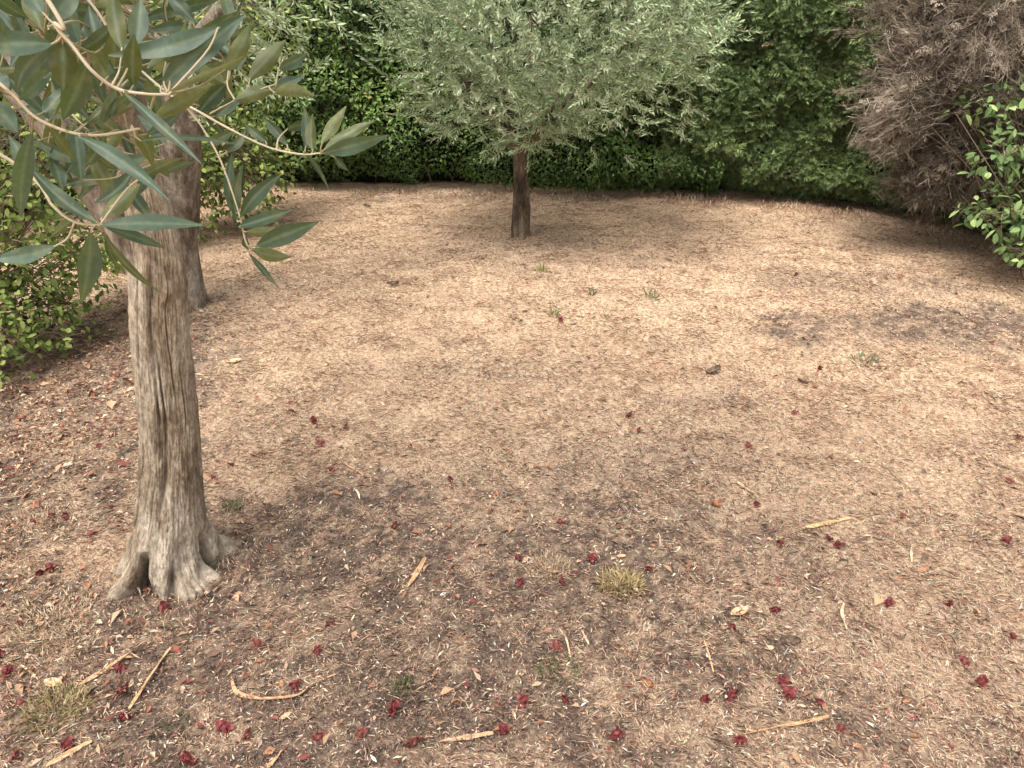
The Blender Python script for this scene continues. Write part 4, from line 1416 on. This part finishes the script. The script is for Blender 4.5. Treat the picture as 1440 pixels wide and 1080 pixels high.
drop(LV_RUST, 1006, 708, 'rust orange curled leaf left of the thin slanting strip', 'leaf', GL, 1.0, rot=0.1)
drop(LV_RUST, 912, 965, 'orange brown leaf curl left of the crimson flowers', 'leaf', GL, 0.9, rot=-0.8)
drop(LV_RUST, 1289, 1037, 'small orange leaf chip in the near right corner', 'leaf', GL, 0.6, rot=0.3)
drop(LV_DARK, 553, 402, 'dark curled leaf on the far straw left of the round olive', 'leaf', GL, 1.3, rot=0.1)
drop(LV_DARK, 1004, 524, 'larger dark brown leaf curl right of mid lawn', 'leaf', GL, 1.4, rot=0.2)
drop(LV_DARK, 1128, 539, 'smaller dark brown leaf curl left below the dark green tuft', 'leaf', GL, 1.0, rot=-0.2)
drop(LV_DARK, 516, 291, 'small dark leaf near the foot of the back hedge', 'leaf', GL, 1.1, rot=0.0)
drop(LV_DARK, 1112, 903, 'blackish curl in the small dark hollow beside the small pale tan leaf', 'leaf', GL, 1.0, rot=-0.3)  # dark piece added where the small hole is
LV_GRN = leaf_lying_mesh('olive_leaf', None or M['hero'], 4, 0.05, 0.012, 0.4)
drop(LV_GRN, 299, 841, 'pale green olive leaf fallen by the right root of the old trunk', 'leaf', GL, 0.9, rot=-0.5, tilt=0.2)
drop(LV_GRN, 213, 1036, 'small pale green leaf standing near the crimson flower, near left', 'leaf', GL, 0.7, rot=1.3, tilt=0.3)


def strip(name, pts, width, label, cat='bark strip', group='dry bark strips', tone=(1, 1, 1), lift=0.006, curl=0.5, thick=0.002):
    """a dry curled strip lying along pts, tapering at both ends"""
    W = np.array([G(x, y) for x, y in pts])
    W[:, 2] += lift
    n, m = max(16, 8 * len(pts)), 7
    P = smooth_path(W, n)
    org = P[n // 2].copy()
    T = unit(np.gradient(P, axis=0))
    Sd = unit(np.cross(T, A_([0, 0, 1.0])))
    V = []
    for side in (0, 1):
        for i in range(n):
            s = i / (n - 1)
            hw = width / 2 * (0.25 + 0.75 * math.sin(math.pi * (0.06 + 0.9 * s)) ** 0.6)
            ro = 0.7 * math.sin(3 * s + pts[0][0])
            sd = Sd[i] * math.cos(ro) + A_([0, 0, 1]) * math.sin(ro)
            for j in range(m):
                x = j / (m - 1) * 2 - 1
                V.append(P[i] + sd * hw * x + A_([0, 0, 1]) * (curl * hw * x * x + 0.0012 * math.sin(17 * s + x)) - A_([0, 0, thick]) * side)
    i, j = np.meshgrid(np.arange(n - 1), np.arange(m - 1), indexing='ij')
    f = np.stack([i * m + j, (i + 1) * m + j, (i + 1) * m + j + 1, i * m + j + 1], -1).reshape(-1, 4)
    e = n * m
    i = np.arange(n - 1)
    rim = np.concatenate([np.stack([i * m, e + i * m, e + (i + 1) * m, (i + 1) * m], -1),
                          np.stack([i * m + m - 1, (i + 1) * m + m - 1, e + (i + 1) * m + m - 1, e + i * m + m - 1], -1)])
    g = Geo().add(np.array(V), [f, f[:, ::-1] + e, rim], 0.5, tone)
    o = g.build(name, M['strip'], smooth=True, origin=org)
    return tag(o, label, cat, group)


strip('bark_strip', [(112, 966), (150, 943), (180, 922), (206, 903)], 0.012, 'straight tan bark strip in front of the old trunk, left of two')
strip('bark_strip', [(182, 1000), (200, 972), (222, 940), (241, 912)], 0.012, 'straight golden bark strip in front of the old trunk, right of two', tone=(1.1, 1.05, .95))
strip('bark_strip', [(326, 958), (336, 978), (375, 985), (418, 980), (438, 966), (472, 950)], 0.013, 'long curved bark strip bent like a bow on bare soil', tone=(1, .95, .95))
strip('bark_strip', [(574, 827), (586, 808), (599, 786)], 0.015, 'short broad tan strip on the bare soil', tone=(1.1, 1.05, 1))
strip('bark_strip', [(618, 1045), (655, 1040), (694, 1033)], 0.011, 'short bark strip at the near edge, left of a crimson flower', tone=(.95, .95, 1))
strip('bark_strip', [(1044, 1035), (1085, 1026), (1125, 1019), (1168, 1010)], 0.010, 'long straight bark strip between two crimson flowers, near right', tone=(1.05, .95, .85))
strip('bark_strip', [(1036, 678), (1050, 689), (1066, 701)], 0.010, 'thin slanting strip pointing at a dark red flower', tone=(1.1, 1.1, 1.05))
strip('bark_strip', [(1128, 745), (1160, 738), (1197, 730)], 0.012, 'straight straw-coloured strip in the right middle of the lawn', tone=(1.15, 1.1, .95))
strip('bark_strip', [(66, 1080), (98, 1062), (130, 1044)], 0.011, 'greyish tan strip in the near left corner', tone=(1, .97, .95))
strip('bark_strip', [(376, 1082), (388, 1070), (398, 1056)], 0.009, 'stub of pinkish strip cut by the near edge', tone=(1, .85, .8))
strip('bark_strip', [(1186, 852), (1183, 866), (1190, 888)], 0.009, 'white curled dry leaf like a hook, near right', tone=(1.45, 1.6, 1.9), lift=0.01)
strip('bark_strip', [(990, 903), (996, 922), (1003, 947)], 0.005, 'thin straw-like strip left of the small pale tan leaf', tone=(1.15, 1.15, 1.15))
strip('bark_strip', [(786, 886), (796, 900), (802, 926)], 0.006, 'thin white sliver curving down, behind the dull green sprig', tone=(1.3, 1.4, 1.6))
strip('bark_strip', [(818, 888), (822, 897), (828, 908)], 0.007, 'short white sliver right of a longer one', tone=(1.35, 1.5, 1.8))
strip('bark_strip', [(466, 640), (488, 655), (512, 670)], 0.006, 'thin tan twig-like strip behind the bare soil', tone=(1.1, 1, .95))
strip('bark_strip', [(1283, 768), (1281, 778), (1282, 792)], 0.008, 'short upright pale chip, right part of the lawn', tone=(1.3, 1.4, 1.5))
strip('bark_strip', [(30, 938), (44, 948), (54, 957)], 0.005, 'thin grey sliver leading to the pale cream leaf', tone=(1.1, 1.2, 1.3))
strip('bark_strip', [(500, 690), (504, 696), (506, 704)], 0.007, 'tiny white chip at the back of the bare soil', tone=(1.4, 1.6, 2.0))


def tuft(px, py, n, rad, h, pal, label, lean=0.6, wid=0.0016, group='grass tufts'):
    c = G(px, py)
    r = np.sqrt(RNG.random(n)) * rad
    a = RNG.uniform(0, 2 * math.pi, n)
    P = np.column_stack([c[0] + r * np.cos(a), c[1] + r * np.sin(a), np.zeros(n)])
    P[:, 2] = gz(P[:, 0], P[:, 1]) - 0.002
    D = np.column_stack([np.cos(a) * r / rad * lean, np.sin(a) * r / rad * lean, np.full(n, 1.0)]) + rnd_dir(n) * lean * 0.8
    D[:, 2] = np.abs(D[:, 2])
    pal = np.array(pal)
    g = Geo()
    leaves4(g, P, D, rnd_dir(n), h * RNG.uniform(0.4, 1.2, n), wid * RNG.uniform(0.7, 1.4, n), fold=0.3, bend=0.3,
            col=pal[RNG.integers(0, len(pal), n)] * RNG.uniform(.8, 1.2, (n, 1)), wide=0.35)
    o = g.build('grass_tuft', M['tuft'], origin=c)
    return tag(o, label, 'grass tuft', group)


YEL = [(0.58, 0.45, 0.22), (0.66, 0.53, 0.30), (0.50, 0.39, 0.19)]
STR = [(0.58, 0.44, 0.29), (0.70, 0.57, 0.41), (0.50, 0.36, 0.23)]
GRN = [(0.10, 0.15, 0.05), (0.16, 0.20, 0.08), (0.22, 0.22, 0.10)]
BRT = [(0.16, 0.30, 0.06), (0.24, 0.38, 0.10)]
tuft(874, 822, 480, 0.062, 0.036, YEL, 'rounded yellowish grass tuft in the near middle of the lawn', wid=0.0016, lean=1.3)
tuft(772, 800, 420, 0.065, 0.03, STR, 'flat straw tuft with red flowers at its corners', lean=1.6)
tuft(80, 996, 420, 0.075, 0.035, [(0.46, 0.38, 0.18), (0.56, 0.44, 0.26), (0.36, 0.32, 0.14)], 'yellow-green grass tuft in the near left corner', lean=0.9)
tuft(70, 875, 700, 0.12, 0.03, STR, 'pale straw mat left of the grey soil, before the old roots', lean=1.8)
tuft(95, 905, 260, 0.07, 0.028, STR, 'small straw mat below the larger one, near left', lean=1.8)
tuft(45, 742, 420, 0.13, 0.028, STR, 'pale straw mat under the red trio left of the old trunk', lean=1.8)
tuft(565, 968, 60, 0.022, 0.03, GRN, 'small green sprig above a crimson flower, near middle')
tuft(785, 945, 150, 0.05, 0.026, GRN, 'dull green sprig flattened between two red flowers and the white sliver', lean=1.1)
tuft(325, 716, 60, 0.03, 0.035, GRN, 'small green sprig by the right root of the old trunk')
tuft(777, 443, 14, 0.02, 0.075, BRT, 'bright green grass sprout beside a small red flower')
tuft(762, 382, 16, 0.03, 0.08, [(0.40, 0.46, 0.10), (0.3, 0.4, 0.1)], 'yellow-green sprout in front of the round olive')
tuft(917, 420, 22, 0.04, 0.07, [(0.20, 0.26, 0.10), (0.26, 0.30, 0.14)], 'pale green sprout right of the bright green one')
tuft(829, 416, 14, 0.03, 0.06, [(0.16, 0.20, 0.10)], 'faint green sprout between the bright and the pale one')
tuft(1213, 510, 48, 0.055, 0.065, [(0.17, 0.20, 0.12), (0.25, 0.25, 0.15), (0.4, 0.32, 0.2)], 'dark green grass tuft in the right middle of the lawn', wid=0.0024, lean=1.2)
tuft(1105, 690, 50, 0.04, 0.02, GRN, 'thin greenish tuft right of the thin slanting strip', lean=1.2)
tuft(240, 1020, 50, 0.04, 0.02, GRN, 'thin green sprig near the small pale green leaf', lean=1.2)


def twig(pts, r, label, tint=0.3):
    W = np.array([G(x, y) for x, y in pts])
    W[:, 2] += 0.006
    g = Geo()
    tube(g, W, np.linspace(r, r * 0.5, len(W)), 6, 8 * len(W), bump=0.2, bscale=60, tint=tint)
    org = W[len(W) // 2].copy()
    o = g.build('twig', M['twig_brown'], smooth=True, origin=org)
    tag(o, label, 'twig', 'fallen twigs')


twig([(1398, 652), (1420, 660), (1446, 667)], 0.004, 'reddish brown twig above the dark red flower at the right edge', 0.6)
twig([(1250, 664), (1262, 676), (1274, 685)], 0.003, 'short dark twig behind the straight straw-coloured strip')
twig([(0, 703), (28, 700), (60, 692)], 0.004, 'grey brown twig at the left edge behind the straw mat', 0.8)
twig([(600, 985), (615, 986), (632, 996)], 0.004, 'black curled twig right of the small green sprig', 0.0)
twig([(1290, 880), (1318, 888), (1345, 896)], 0.003, 'dark thin twig on straw below the purplish red flower', 0.2)
